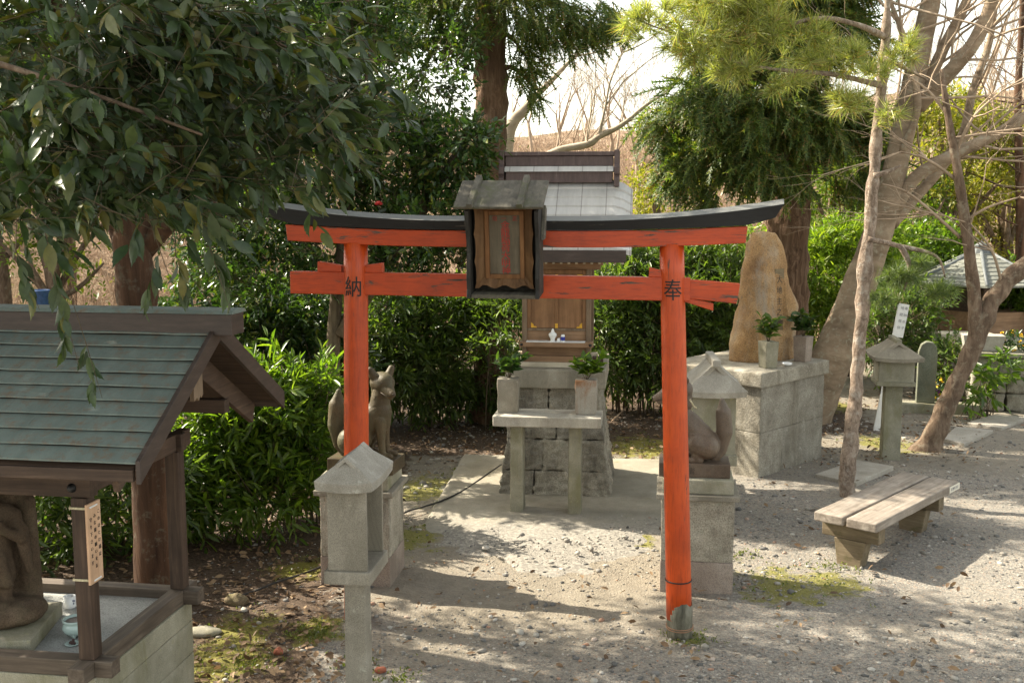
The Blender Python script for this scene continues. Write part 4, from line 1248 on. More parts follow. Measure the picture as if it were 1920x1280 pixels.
for x in (0, -PWD):
    b_ = MB().box(x - .03, x + .03, .033, PDP - .033, 1.409, 1.498).build('tie_beam', brown_wood_y, pv, bevel=.004)
    MB().box(x - .03, x + .03, PDP + .033, PDP + .14, 1.409, 1.498).build('beam_end', brown_wood_y, pv, bevel=.004)
    for y in (.0, PDP):
        mb = MB(); mb.capsule((x + .031, y, 1.452), (x + .04, y, 1.452), .022, .018); mb.build('bolt', iron, b_, True)
    MB().box(x - .028, x + .028, PDP / 2 - .035, PDP / 2 + .035, 1.50, 1.88).build('king_post', brown_wood, pv, bevel=.003)
    MB().box(x - .025, x + .025, .13, PDP - .13, 1.66, 1.745).build('collar_beam', brown_wood_y, pv, bevel=.003)
MB().box(-PWD - .22, .24, PDP / 2 + .01, PDP / 2 + .09, 1.885, 1.975).build('ridge_beam', brown_wood_x, pv, bevel=.003)
for y in (.06, PDP - .06):
    MB().box(-PWD - .30, .33, y - .03, y + .03, 1.63, 1.70).build('purlin', brown_wood_x, pv, bevel=.003)
RX0, RX1 = -PWD - .44, .44
RCY = PDP / 2 + .04
EH = .83
def rz_(f): return 1.635 + .485 * f
nC = 10
cps = MB()
lap = .022
for sgn in (-1, 1):
    for c in range(nC):
        f0, f1 = c / nC, min(1, (c + 1) / nC + .012)
        vs, fs = [], []
        n = 26
        for i in range(n + 1):
            x = RX0 + (RX1 - RX0) * i / n
            w_ = .0045 * noise.noise(Vector((x * 3.1, c * 3.3, sgn))) + .0025 * noise.noise(Vector((x * 11, c * 1.7, sgn)))
            ya, yb = RCY + sgn * (EH * (1 - f0) + w_), RCY + sgn * EH * (1 - f1)
            za, zb = rz_(f0) + w_ * .9, rz_(f1)
            vs += [(x, ya, za + lap - .007), (x, yb, zb - .010), (x, yb, zb + .004), (x, ya, za + lap)]
        for i in range(n):
            p, q = i * 4, i * 4 + 4
            for k in range(4): fs.append((p + k, p + (k + 1) % 4, q + (k + 1) % 4, q + k))
        fs += [(3, 2, 1, 0), tuple(n * 4 + k for k in range(4))]
        cps.add(vs, fs)
# upright sheet joints in each course
jm = MB()
rs_ = random.Random(5)
for c in range(nC):
    f0, f1 = c / nC, (c + 1) / nC
    for k in range(7):
        x = RX0 + .12 + k * .245 + (c % 2) * .12 + rs_.uniform(-.02, .02)
        if x > RX1 - .03: continue
        ya, yb = RCY - EH * (1 - f0), RCY - EH * (1 - f1)
        za, zb = rz_(f0) + .0222, rz_(f1) + .0042
        jm.hexa([(x, ya + .001, za), (x + .003, ya + .001, za), (x + .003, yb - .002, zb + .0005), (x, yb - .002, zb + .0005), (x, ya + .001, za + .0012), (x + .003, ya + .001, za + .0012), (x + .003, yb - .002, zb + .0012), (x, yb - .002, zb + .0012)])
nf = len(cps.f); cps.add(jm.v, jm.f)
rfo = cps.build('roof', copper, pv)
rfo.data.materials.append(plain('copper_seam', (.12, .15, .13), .7))
for p_ in rfo.data.polygons:
    if p_.index >= nf: p_.material_index = 1
cp_ = MB().box(RX0 - .11, RX1 + .11, RCY - .075, RCY + .075, 2.085, 2.185).build('ridge_cap', copper_brown, rfo, bevel=.003)
MB().prism([(RCY - .088, 2.186), (RCY + .088, 2.186), (RCY + .07, 2.203), (RCY, 2.212), (RCY - .07, 2.203)], RX0 - .12, RX1 + .12, 'x').build('cap_sheet', copper, cp_, bevel=.002)
MB().box(RX0 + .01, RX1 - .01, RCY - EH - .004, RCY - EH + .02, 1.575, 1.624).build('eave_board', brown_wood_x, rfo, bevel=.002)
MB().box(RX0 + .01, RX1 - .01, RCY + EH - .02, RCY + EH + .004, 1.575, 1.624).build('eave_board', brown_wood_x, rfo, bevel=.002)
for x0, x1 in ((RX1 + .001, RX1 + .022), (RX0 - .022, RX0 - .001)):
    for sgn in (-1, 1):
        MB().prism([(RCY + sgn * EH, 1.565), (RCY + sgn * EH, 1.662), (RCY + sgn * .001, 2.15), (RCY + sgn * .001, 2.055)], x0, x1, 'x').build('verge_board', copper_brown, rfo, bevel=.002)
for x0, x1 in ((.285, .315), (-PWD - .315, -PWD - .285)):
    for sgn in (-1, 1):
        MB().prism([(RCY + sgn * (EH - .10), 1.50), (RCY + sgn * (EH - .07), 1.60), (RCY + sgn * .001, 2.03), (RCY + sgn * .001, 1.90)], x0, x1, 'x').build('bargeboard', brown_wood_y, pv, bevel=.003)
    MB().prism([(RCY - .05, 1.93), (RCY + .05, 1.93), (RCY + .05, 1.78), (RCY + .03, 1.765), (RCY + .02, 1.78), (RCY, 1.755), (RCY - .02, 1.775), (RCY - .05, 1.76)], x1 + .001, x1 + .026, 'x').build('gable_pendant', shrine_grey, pv, bevel=.003)
mb = MB()
for sgn in (-1, 1):
    mb.hexa([(RX0 + .02, RCY + sgn * (EH - .02), 1.608), (RX1 - .02, RCY + sgn * (EH - .02), 1.608), (RX1 - .02, RCY, 2.08), (RX0 + .02, RCY, 2.08), (RX0 + .02, RCY + sgn * (EH - .02), 1.624), (RX1 - .02, RCY + sgn * (EH - .02), 1.624), (RX1 - .02, RCY, 2.096), (RX0 + .02, RCY, 2.096)])
mb.build('roof_boarding', brown_wood_x, rfo)
# statue plinth and statue
rough('statue_plinth', MB().box(-.64, 0, 0, .50, .6005, .672, Matrix.Translation((-.355, .09, 0)) @ Matrix.Rotation(R(15), 4, 'Z')), granite_moss, pv, cuts=8, amp=.003, bevel=.005)
stt = thing('stone_statue', 'dark weathered standing stone figure carved against a slab inside the shelter', 'statue', pvw(-.66, .30, .6725), PY + R(13))
mb = MB()
def cc(a, b, r0, r1): mb.capsule(a, b, r0, r1, 18)
# rock base and back slab
mb.ball((-.02, .0, .045), .26, .20, .07, 20); mb.ball((.12, -.03, .05), .12, .13, .06); mb.ball((-.16, -.02, .05), .13, .14, .065)
for x in (-.12, -.04, .04, .11): cc((x, .14, .05), (x * .95, .135, .55), .06, .055)
cc((-.05, .135, .6), (.05, .135, .6), .07, .07); mb.ball((0, .135, .70), .10, .05, .09)
# legs and feet
for s in (-1, 1):
    cc((s * .05, -.015, .26), (s * .055, -.02, .11), .042, .028)
    cc((s * .055, -.03, .10), (s * .065, -.085, .092), .026, .022)
# robe: hips to chest
cc((0, .01, .24), (0, .015, .36), .098, .085); cc((0, .015, .36), (0, .02, .50), .085, .088)
cc((-.06, .02, .53), (.06, .02, .53), .05, .05)
for x in (-.07, -.035, 0, .035, .07): cc((x * .8, -.05, .33), (x * 1.15, -.055, .20), .022, .026)
# arms: right hand on the hip, left hand raised
cc((-.10, .02, .52), (-.165, .0, .42), .035, .030); cc((-.165, .0, .42), (-.07, -.075, .365), .029, .024); mb.ball((-.055, -.088, .37), .028, .022, .026)
cc((.10, .02, .52), (.14, -.02, .42), .035, .030); cc((.14, -.02, .42), (.08, -.09, .48), .029, .022); mb.ball((.072, -.098, .50), .024, .02, .03)
cc((.13, .01, .45), (.15, .03, .24), .035, .02); cc((-.15, .01, .42), (-.16, .03, .26), .03, .02)
# head with face
cc((0, .01, .56), (0, .0, .62), .034, .034); mb.ball((0, -.012, .675), .054, .056, .066, 18)
cc((0, -.068, .685), (0, -.076, .668), .007, .010); cc((-.016, -.062, .650), (.016, -.062, .650), .006, .006)
for s in (-1, 1): cc((s * .022, -.055, .694), (s * .034, -.050, .694), .009, .007); cc((s * .055, 0, .69), (s * .056, 0, .655), .010, .012)
mb.ball((0, .005, .735), .035, .035, .03)
fused('carved_figure', mb, statue_mat, stt, .0085, 3, .004, 18)
# cup, incense burner, dish, leaves
mg = thing('white_cup', 'white porcelain cup with faint drawing beside the statue base', 'cup', pvw(-.50, .665, .6005), 0)
def cupm(r0, h): return [(r0 * .8, 0), (r0 * .95, .004), (r0, .012), (r0, h), (r0 * .9, h), (r0 * .86, h * .6), (r0 * .8, .014)]
MB().lathe(cupm(.031, .065), 28).build('cup_body', porcelain, mg, True)
mb = MB()
for a, z in ((-.5, .03), (-.35, .042), (-.6, .045)): mb.ball((.031 * math.cos(a), .031 * math.sin(a), z), .004, .004, .006)
mb.build('painted_flower', plain('slate_blue', (.18, .19, .26), .4), mg, True)
ib = thing('incense_burner', 'celadon three footed incense bowl filled with ash inside the shelter', 'incense burner', pvw(-.265, .33, .6005), 0)
MB().lathe([(.02, .010), (.045, .014), (.060, .030), (.066, .048), (.060, .066), (.054, .072), (.064, .082), (.065, .090), (.056, .090), (.050, .076)], 32).build('bowl', celadon, ib, True)
MB().lathe([(.049, .074), (.049, .080), (.0, .081)], 24).build('ash', ash, ib, True)
for a in (.6, 2.7, 4.8):
    MB().capsule((.04 * math.cos(a), .04 * math.sin(a), .006), (.044 * math.cos(a), .044 * math.sin(a), .022), .007, .012).build('foot', celadon, ib, True)
ds = thing('incense_dish', 'tiny saucer with a dark burnt stub in front of the celadon bowl', 'dish', pvw(-.225, .225, .6005), 0)
MB().lathe([(.016, 0), (.030, .004), (.036, .010), (.033, .011), (.02, .006)], 24).build('saucer', celadon, ds, True)
mb = MB(); mb.capsule((0, 0, .008), (.004, .002, .026), .010, .006); mb.capsule((-.012, .006, .010), (.014, -.008, .012), .008, .006); mb.build('burnt_stub', plain('burnt', (.06, .03, .025), .8), ds, True)
# notice board tied to the front post
nb = thing('notice_board', 'narrow pale wooden notice with handwritten columns tied to the shelter post', 'notice', pvw(.039, -.002, 1.19), PY + R(0))
NBM = Matrix.Translation((.006, 0, 0)) @ Matrix.Rotation(R(90), 4, 'Z')
MB().box(-.052, .058, -.006, .006, -.178, .190, NBM).build('board', tan_board, nb, bevel=.002)
mb = MB()
for i, col_ in enumerate(('このほとけ様は', 'みな様の願いをお', '守り下さいます')):
    write_down(mb, col_, NBM @ Matrix.Translation((.038 - i * .033, -.0065, .140 - .012 * i)) @ XZ, .021, .033, .0015)
mb.build('handwriting', ink, nb)
mb = MB(); mb.box(-.035, .03, -.009, -.0065, .170, .177, NBM); mb.box(-.025, .035, -.009, -.0065, -.168, -.161, NBM)
mb.build('paper_strip', white_paint, nb)
mb = MB()
for z in (.165, -.165):
    mb.box(-.083, -.005, -.041, -.0385, z, z + .010); mb.box(-.083, -.0805, -.041, .043, z, z + .010); mb.box(-.083, -.005, .0415, .044, z, z + .010)
mb.build('tie_band', rope_mat, nb)

# ------------------------------------------------------------------ standing boulder on its granite plinth
PLY = R(45)
PC = Vector((2.455, 10.36, 0))
pd = thing('stone_plinth', 'large pale granite block plinth carrying the standing boulder', 'plinth', PC, PLY)
rough('top_slab', MB().box(-.04, 1.29, -.03, 1.18,   .905, 1.05), plinth_stone, pd, cuts=9, amp=.007, freq=9, bevel=.012)
mb = MB()
for z0, z1, xs_ in ((-.08, .44, (.0, .42, 1.24)), (.4425, .9025, (.0, .62, 1.24))):
    for a, b in zip(xs_[:-1], xs_[1:]): mb.box(a + .001, b - .001, 0, .55, z0, z1)
    mb.box(0, 1.24, .556, 1.12, z0, z1)
rough('granite_block', mb, plinth_stone, pd, cuts=12, amp=.007, freq=16, bevel=.005)
bl = thing('standing_boulder', 'tall ochre natural boulder with a sunken inscription panel', 'monument stone', (2.68, 11.33, 1.05), R(34))
bm = bmesh.new(); bmesh.ops.create_icosphere(bm, subdivisions=6, radius=1)
prof = [(0, .96), (.15, 1.0), (.35, .96), (.55, .83), (.70, .66), (.82, .58), (.92, .50), (1.0, .34)]
for v in bm.verts:
    z = (v.co.z + 1) / 2
    zz = min(max(v.co.z * 1.25, -1), 1) * .5 + .5
    k = np.interp(zz, [q[0] for q in prof], [q[1] for q in prof])
    hv = math.hypot(v.co.x, v.co.y)
    cap = min(1, hv / .62)
    ang = math.atan2(v.co.y, v.co.x)
    sq = 1 / (abs(math.cos(ang)) ** 3 + abs(math.sin(ang)) ** 3) ** (1 / 3)
    x = math.cos(ang) * cap * k * .40 * sq + .05 * (1 - zz) * 0 + .035 * math.sin(zz * 4)
    y = math.sin(ang) * cap * k * .215 * sq
    zc = zz * 1.33 + .02 * v.co.z
    q = Vector((x, y, zc))
    d = noise.noise(q * 2.6) * .045 + noise.noise(q * 6) * .020 + noise.noise(q * 15) * .008 + .012 * abs(noise.noise(q * 4 + Vector((4, 4, 4))))
    n_ = Vector((x / .4, y / .21, v.co.z * .4)).normalized()
    q = q + n_ * d
    v.co = q
# sunken panel
for v in bm.verts:
    if v.co.y < -.05 and abs(v.co.x - .06) < .075 and .30 < v.co.z < .99:
        v.co.y = max(v.co.y, -.165 + .02 * (v.co.z - .6))
me = bpy.data.meshes.new('boulder'); bm.to_mesh(me); bm.free()
bo = link('boulder', me, boulder_mat, bl, True)
PM = Matrix.Translation((.06, -.164, .64)) @ Matrix.Rotation(R(-1.2), 4, 'X')
MB().box(-.068, .068, .0, .03, -.32, .33, PM).build('inscription_panel', stone('panel_stone', (.15, .115, .07), (.20, .155, .095), (.26, .21, .14), speck=150), bl)
mb = MB(); write_down(mb, '大地主之神', PM @ Matrix.Translation((0, -.001, .22)) @ XZ, .088, .115, .004)
mb.build('carved_text', plain('carved_lines', (.075, .06, .045), .9), bl)
for lab, pos, rz, mt, sl, sd, hh in (('mossy stone vase on the near corner of the boulder plinth', (2.60, 10.72, 1.05), R(20), granite_moss, 'feathery blue green sprig in the mossy vase before the boulder', 11, .27),
                                 ('smooth brown grey stone vase at the right end of the boulder plinth', (3.07, 11.15, 1.05), R(45), granite_warm, 'dark leafy sprig in the brown vase right of the boulder', 12, .27)):
    vz = thing('stone_vase', lab, 'stone vase', pos, rz, 'vases on the boulder plinth')
    MB().frustum(0, 0, .13, .13, 0, .155, .155, hh).build('vase_body', mt, vz, bevel=.006, jit=.004)
    sprig(sl, (pos[0], pos[1], pos[2] + hh), 0, 110, .28, .20, leaf_camellia if sd == 12 else leaf_hedge, 'sprigs in the boulder vases', sd)
tag(MB().lathe([(.03, 0), (.05, .012), (.052, .03), (.047, .03), (.04, .014)], 24).build('offering_saucer', porcelain, None, True, loc=(2.83, 10.86, 1.05)), 'small white saucer on the boulder plinth between the vases', 'saucer')

# ------------------------------------------------------------------ bench
bn = thing('wooden_bench', 'weathered two plank bench on stout timber supports in the gravel', 'bench', (3.035, 8.325, 0), R(47.7))
for y0, y1, lab in ((-.245, -.012, None), (.012, .245, None)):
    rough('plank', MB().box(-.825, .825, y0, y1, .312, .382), bench_wood, bn, cuts=14, amp=.003, freq=9, bevel=.008)
for x in (-.67, .50):
    MB().box(x - .055, x + .055, -.225, .225, .190, .311).build('crossbeam', bench_dark, bn, bevel=.006, jit=.004)
    MB().prism([(-.085, -.06), (.085, -.06), (.125, .189), (-.125, .189)], x - .06, x + .06, 'x').build('leg', bench_dark, bn, bevel=.006, jit=.004)
nl_ = MB().box(.60, .822, -.2515, -.2475, .322, .374).build('name_label', plain('cream_label', (.66, .62, .52), .6, var=.05), bn)
mb = MB()
for i, ch in enumerate('寄贈町内会'):
    write_down(mb, ch, Matrix.Translation((.64 + i * .034, -.2518, .348)) @ XZ, .030, .03, .0012)
mb.build('label_text', faint_ink, nl_)

# ------------------------------------------------------------------ paving slabs in the gravel
for lab, cs in (('pale paving slab set in the gravel behind the bench', [(1528, 893), (1605, 866), (1676, 878), (1605, 910)]),
                ('nearer of the two paving slabs at the right edge', [(1767, 826), (1792, 803), (1863, 810), (1808, 836)]),
                ('farther of the two paving slabs at the right edge', [(1812, 796), (1868, 779), (1925, 786), (1878, 806)])):
    P_ = [gr(*q) for q in cs]
    c_ = sum(P_, Vector()) / 4
    s_ = MB().prism([((q.x - c_.x), (q.y - c_.y)) for q in P_][::-1], -.04, .028, 'z').build('paving_slab', slab_mat, None, bevel=.008, loc=(c_.x, c_.y, 0))
    tag(s_, lab, 'paving slab', 'paving slabs in the gravel')

# ------------------------------------------------------------------ right side: stake, stele, stone wall, small hall, flowers
sk = thing('sign_stake', 'leaning white wooden stake with a written board behind the right lantern', 'sign stake', (gr(1657, 812).x, gr(1657, 812).y + .25, 0), R(-8))
SM = Matrix.Rotation(R(8.3), 4, 'Y')
MB().box(-.035, .035, -.018, .018, -.05, 1.52, SM).build('stake', white_paint, sk, bevel=.003)
sb_ = MB().box(-.034, .085, -.034, -.019, 1.14, 1.54, SM).build('board', white_paint, sk, bevel=.002)
for i, tx in enumerate(('奉納水子', '地蔵尊供')):
    mb = MB(); write_down(mb, tx, SM @ Matrix.Translation((.058 - i * .045, -.0345, 1.49)) @ XZ, .042, .078, .002)
    mb.build('lettering', faint_ink, sb_)
ste = at(1738, 755, 13.6)
kb = gr(1730, 770)
tag(rough('kerb_stone', MB().box(-.55, .62, -.14, .14, -.05, .11), granite_moss, None, cuts=8, amp=.006, bevel=.012, loc=(kb.x + .08, kb.y, 0), rz=R(-10)), 'long low kerb stone beneath the round topped stele', 'kerb')
sx_ = thing('stone_stele', 'slim green grey round topped stele beside the flowers', 'stele', (kb.x + .03, kb.y + .02, .11), R(-14))
pts = [(-.115, 0), (.115, 0), (.125, .62), (.11, .74), (.06, .80), (-.02, .81), (-.08, .77), (-.112, .68)]
rough('slab', MB().prism(pts, -.05, .05, 'y'), stone('green_stone', (.13, .14, .10), (.19, .20, .15), (.25, .26, .20), speck=160, stain=(.20, .18, .11)), sx_, cuts=5, amp=.006, bevel=.012)
tag(MB().lathe([(.05, 0), (.07, .02), (.075, .06), (.068, .06), (.06, .02)], 24).build('white_bowl', porcelain, None, True, loc=(kb.x + .24, kb.y - .04, .11)), 'white bowl standing on the kerb stone', 'bowl')
def flowers(name, label, loc, n, cols, seed, r_=.16):
    t = thing(name, label, 'flowers', loc)
    rs = np.random.default_rng(seed)
    P, D = blob_points([(0, 0, .10, r_, r_, .13)], 60, rs, .2, 1, -1)
    pos, ax, S = twigs(P, D, rs, 5, .05, .06)
    leaves_mesh('leaves', pos, ax, S, .4, leaf_evergreen, t, rs)
    for i, (nm, c) in enumerate(cols):
        P = unit(n, rs) * np.array([r_, r_, .14]) + np.array([0, 0, .12]) + np.array(((i - .5) * r_ * .7, 0, .05 * i)); 
        P = np.repeat(P, 5, 0); A = np.array([0, -.7, .5]) + rs.normal(0, .8, P.shape)
        leaves_mesh(nm, P, A, np.full(len(P), .035), .9, plain(nm + '_petal', c, .6), t, rs)
    return t
fl = at(1756, 738, kb.y)
flowers('flower_bunch', 'purple and yellow flowers beside the slim stele', (kb.x + .19, kb.y + .22, .10), 9, (('purple_flower', (.30, .03, .34)), ('yellow_flower', (.75, .50, .03))), 5, .13)
# little hexagonal hall
hc = at(1835, 540, 17.2)
hl = thing('small_hall', 'small hall with a grey hipped shingle roof at the right edge of the photo', 'hall', (hc.x, 17.2, 0), R(12))
HZ = at(1835, 528, 17.2).z; HT = at(1835, 470, 17.2).z
HRR = 1.22
mb = MB(); n6 = 6
def hexr(r_, z, k): a = math.pi / 3 * k; return Vector((r_ * math.cos(a), r_ * math.sin(a), z))
for c in range(9):
    f0, f1 = c / 9, (c + 1) / 9
    g = lambda f: HZ + (HT - HZ) * (f ** 1.15)
    for k in range(6):
        r0, r1 = HRR * (1 - f0 * .93), HRR * (1 - f1 * .93 - .004)
        a, b = hexr(r0, g(f0) + .014, k), hexr(r0, g(f0) + .014, k + 1)
        c2, d2 = hexr(r1, g(f1) + .002, k + 1), hexr(r1, g(f1) + .002, k)
        mb.hexa([a - Vector((0, 0, .03)), b - Vector((0, 0, .03)), c2 - Vector((0, 0, .03)), d2 - Vector((0, 0, .03)), a, b, c2, d2])
hr = mb.build('roof', grey_tile, hl)
mb = MB()
for k in range(6): mb.tube([hexr(HRR * .99, HZ + .02, k), hexr(HRR * .5, HZ + (HT - HZ) * .46 + .02, k), hexr(.08, HT + .01, k)], .028, 6)
mb.build('hip_ridge', plain('dark_tile', (.12, .13, .13), .6), hr, True)
MB().lathe([(.17, HT - .04), (.15, HT + .03), (.09, HT + .05), (.10, HT + .09), (.04, HT + .13), (.005, HT + .16)], 12).build('finial', plain('dark_tile2', (.12, .13, .13), .6), hr)
mb = MB()
for k in range(6):
    a = hexr(.86, 0, k); MB().box(a.x - .05, a.x + .05, a.y - .05, a.y + .05, .616, HZ - .02).build('post', brown_wood, hl)
pass
MB().prism([tuple(hexr(.80, 0, k).xy) for k in range(6)], .62, 1.02, 'z').build('lower_wall', shrine_wood_x, hl)
MB().prism([tuple(hexr(.95, 0, k).xy) for k in range(6)], .54, .615, 'z').build('floor', shrine_pale, hl)
mb = MB()
for k in (0, 1, 2, 3): 
    a, b = hexr(.8, 0, k), hexr(.8, 0, k + 1); mb.hexa([(a.x, a.y, 1.025), (b.x, b.y, 1.025), (b.x * .97, b.y * .97, 1.025), (a.x * .97, a.y * .97, 1.025), (a.x, a.y, HZ - .06), (b.x, b.y, HZ - .06), (b.x * .97, b.y * .97, HZ - .06), (a.x * .97, a.y * .97, HZ - .06)])
mb.build('wall', brown_wood_x, hl)
sw = thing('stone_wall', 'rough stone retaining wall under the small hall', 'stone wall', (7.6, 16.4, 0), R(-6))
mb = MB(); rs_ = random.Random(3)
for r0 in range(3):
    x = -1.7
    while x < 2.0:
        w_ = rs_.uniform(.28, .5); mb.box(x, x + w_ - .012, -.25, .9, r0 * .19 - .05 * (r0 == 0), r0 * .19 + .183); x += w_
rough('masonry', mb, granite_rough, sw, cuts=4, amp=.03, freq=5, bevel=.03)
MB().box(-1.75, 1.95, -.30, .95, .573, .66).build('coping', granite_pale, sw, bevel=.01, jit=.006)
pp = at(1885, 700, 13.9)
ps = thing('stone_pedestal', 'squat rough stone pier holding the pale flower trough', 'stone pier', (pp.x + .05, 14.1, 0), R(-14))
mb = MB(); rs_ = random.Random(9)
for r0 in range(3):
    for k in range(2): mb.box(-.42 + k * .42, -.006 + k * .42, -.35, .35, r0 * .24, r0 * .24 + .233)
rough('masonry', mb, granite_rough, ps, cuts=5, amp=.03, freq=5, bevel=.03)
MB().box(-.50, .50, -.42, .42, .715, .775).build('coping', granite_moss, ps, bevel=.01, jit=.006)
tag(MB().hexa([(-.22, -.1, 0), (.22, -.1, 0), (.22, .1, 0), (-.22, .1, 0), (-.26, -.13, .21), (.26, -.13, .21), (.26, .13, .21), (-.26, .13, .21)]).build('flower_trough', granite_pale, None, bevel=.008, loc=(pp.x - .28, 14.0, .776), rz=R(-14)), 'pale stone flower trough on the rough pier', 'trough')
flowers('flower_bunch', 'yellow flowers with grey green leaves beside the pale trough', (pp.x + .12, 13.95, .776), 14, (('yellow_flower', (.78, .50, .03)),), 8, .17)
tag(MB().box(-.5, .5, -.2, .2, .0, .14).build('offering_shelf', shrine_pale, None, bevel=.006, loc=(at(1800, 660, 15.6).x, 15.75, .662), rz=R(-6)), 'long pale shelf on the wall in front of the small hall', 'shelf')
# ------------------------------------------------------------------ trees and shrubs
def pb(px, py, y, rx, ry, rz):
    """an ellipsoid of foliage standing at the distance y"""
    p = at(px, py, y); return (p.x, p.y, p.z, rx, ry, rz)
def rel(blobs, o): return [(b[0] - o[0], b[1] - o[1], b[2] - o[2], b[3], b[4], b[5]) for b in blobs]
def relp(pts, o): return [Vector(p) - Vector(o) for p in pts]

# near evergreen oak: trunk outside the frame, boughs reach in at the upper left
o_ = Vector((-4.3, 4.3, 0))
oak = thing('evergreen_oak', 'nearest tree, big dark toothed leaves hanging in from the upper left', 'tree', o_)
mb = MB()
path(mb, relp([(-4.3, 4.3, -.1), (-4.25, 4.3, 1.4), (-4.1, 4.35, 3.0), (-3.9, 4.5, 4.6), (-3.8, 4.7, 6.2)], o_), [.20, .17, .15, .11, .05], 14, wob=.3)
limbs = [[(-4.1, 4.35, 3.0), (-3.2, 4.1, 3.45), (-2.2, 3.9, 3.62), (-1.4, 3.8, 3.5), (-.75, 3.75, 3.22)],
         [(-4.05, 4.35, 3.2), (-3.0, 3.8, 3.3), (-2.1, 3.55, 3.25), (-1.5, 3.5, 3.1), (-1.0, 3.5, 2.92)],
         [(-3.9, 4.5, 4.4), (-2.8, 4.2, 4.3), (-1.7, 4.0, 4.0), (-.9, 3.9, 3.65), (-.5, 3.85, 3.4)]]
for l in limbs: path(mb, relp(l, o_), [.03, .02, .013, .009, .004], 8)
mb.build('trunk', bark_brown, oak, True)
rs = np.random.default_rng(21)
bl_ = [pb(90, 120, 3.7, .34, .45, .22), pb(330, 90, 3.8, .34, .45, .20), pb(560, 90, 3.9, .26, .4, .16), pb(200, 230, 3.6, .34, .40, .16), pb(420, 240, 3.7, .30, .40, .14),
       pb(575, 245, 3.8, .20, .35, .13), pb(60, 310, 3.5, .26, .35, .15), pb(250, 350, 3.6, .28, .35, .09), pb(420, 345, 3.65, .24, .32, .10), pb(510, 335, 3.75, .10, .28, .08),
       pb(40, 400, 3.5, .15, .3, .08), pb(340, 410, 3.6, .14, .25, .05), pb(180, 30, 3.7, .4, .5, .15), pb(480, 20, 3.9, .4, .5, .12), pb(660, 200, 3.95, .12, .3, .10), pb(300, 160, 4.1, .6, .3, .30), pb(120, 220, 4.2, .5, .3, .30), pb(150, 150, 4.6, .7, .3, .42), pb(420, 130, 4.7, .6, .3, .36), pb(300, 300, 4.5, .5, .3, .22), pb(80, 330, 4.4, .4, .3, .2)]
P, D = blob_points(rel(bl_, o_), 960, rs, .1, 2.2, -.28, 3)
D = np.tile(np.array([[.75, -.1, -.05]]), (len(P), 1)) + rs.normal(0, .45, P.shape)
pos, ax, S = twigs(P, D, rs, 8, .16, .072, 1.0, -.02, .2, .42, .35)
ax = ax + np.array([.2, -.1, -.35]) + rs.normal(0, .25, ax.shape)
oakL = [(pos, ax, S)]
oakT = (P, D + np.array([0, 0, -.1]))
# hanging sprigs in front of the roof
P = np.array([list(at(120, 585, 3.7)), list(at(160, 640, 3.7)), list(at(330, 480, 3.6)), list(at(390, 455, 3.65)), list(at(300, 470, 3.55)), list(at(100, 500, 3.5)), list(at(30, 470, 3.5))]) - np.array(o_)
D = np.array([[.25, 0, -.5]] * len(P)) + rs.normal(0, .15, (len(P), 3))
pos, ax, S = twigs(P, D, rs, 8, .13, .078, .8, -.3, .3, .25, .15)
twig_sticks('twigs', np.concatenate([oakT[0], P, P]), np.concatenate([oakT[1], D, D * np.array([-.3, 1, -1])]), rs, .22, .0020, bark_stem, oak, .03)
oakL.append((pos, ax + np.array([.1, 0, -.7]), S))
leaves_mesh('leaves', *[np.concatenate([q[i] for q in oakL]) for i in range(3)], .43, leaf_oak, oak, rs, BIGLEAF, .6)

# unseen crown beyond the frame, extra clumps added to shade the shelter roof
foliage('crown', rel([(-3.7, 5.6, 4.4, 1.5, 1.3, .9), (-4.6, 4.4, 5.2, 1.7, 1.6, 1.2), (-3.0, 4.4, 5.1, 1.2, 1.2, .7), (-5.2, 6.2, 4.6, 1.4, 1.4, 1.2), (-2.3, 3.7, 4.35, .9, .8, .35), (-4.4, 6.1, 4.1, 1.3, 1.1, .8), (-3.9, 6.6, 4.6, 1.0, 1.0, .7), (-4.7, 5.5, 3.6, .9, .9, .7), (-5.4, 5.2, 4.2, .9, .9, .7), (-3.7, 5.3, 3.35, .55, .5, .35), (-4.2, 5.0, 3.3, .6, .6, .4)], o_), 2800, 7, .30, .12, .46, leaf_oak, oak, 22, LEAF, 1.2, -.22)

# red barked evergreen behind the shelter
o_ = Vector((-2.40, 6.95, 0))
ev = thing('red_barked_tree', 'red barked evergreen with a rope tied round its trunk behind the shelter', 'tree', o_)
mb = MB()
path(mb, relp([(-2.38, 6.95, -.1), (-2.40, 6.95, .5), (-2.40, 6.95, 1.4), (-2.46, 6.95, 2.3), (-2.42, 7.0, 3.1), (-2.35, 7.1, 4.5), (-2.3, 7.2, 6.5)], o_), [.165, .138, .125, .122, .10, .08, .03], 16, wob=.25)
for l in ([(-2.46, 6.95, 2.3), (-2.62, 6.95, 2.75), (-2.75, 7.0, 3.4), (-3.1, 7.1, 4.6)], [(-2.42, 7.0, 3.0), (-1.9, 7.1, 3.5), (-1.4, 7.3, 4.2)], [(-2.42, 7, 2.4), (-2.15, 6.9, 2.62), (-1.9, 6.9, 2.7)], [(-2.35, 7.1, 4.2), (-3.0, 6.4, 4.8), (-3.4, 5.9, 5.4)], [(-2.35, 7.1, 4.2), (-1.8, 6.6, 5.0), (-1.4, 6.2, 5.6)]):
    path(mb, relp(l, o_), [.08, .055, .04, .02][:len(l)], 9)
mb.build('trunk', bark_red, ev, True)
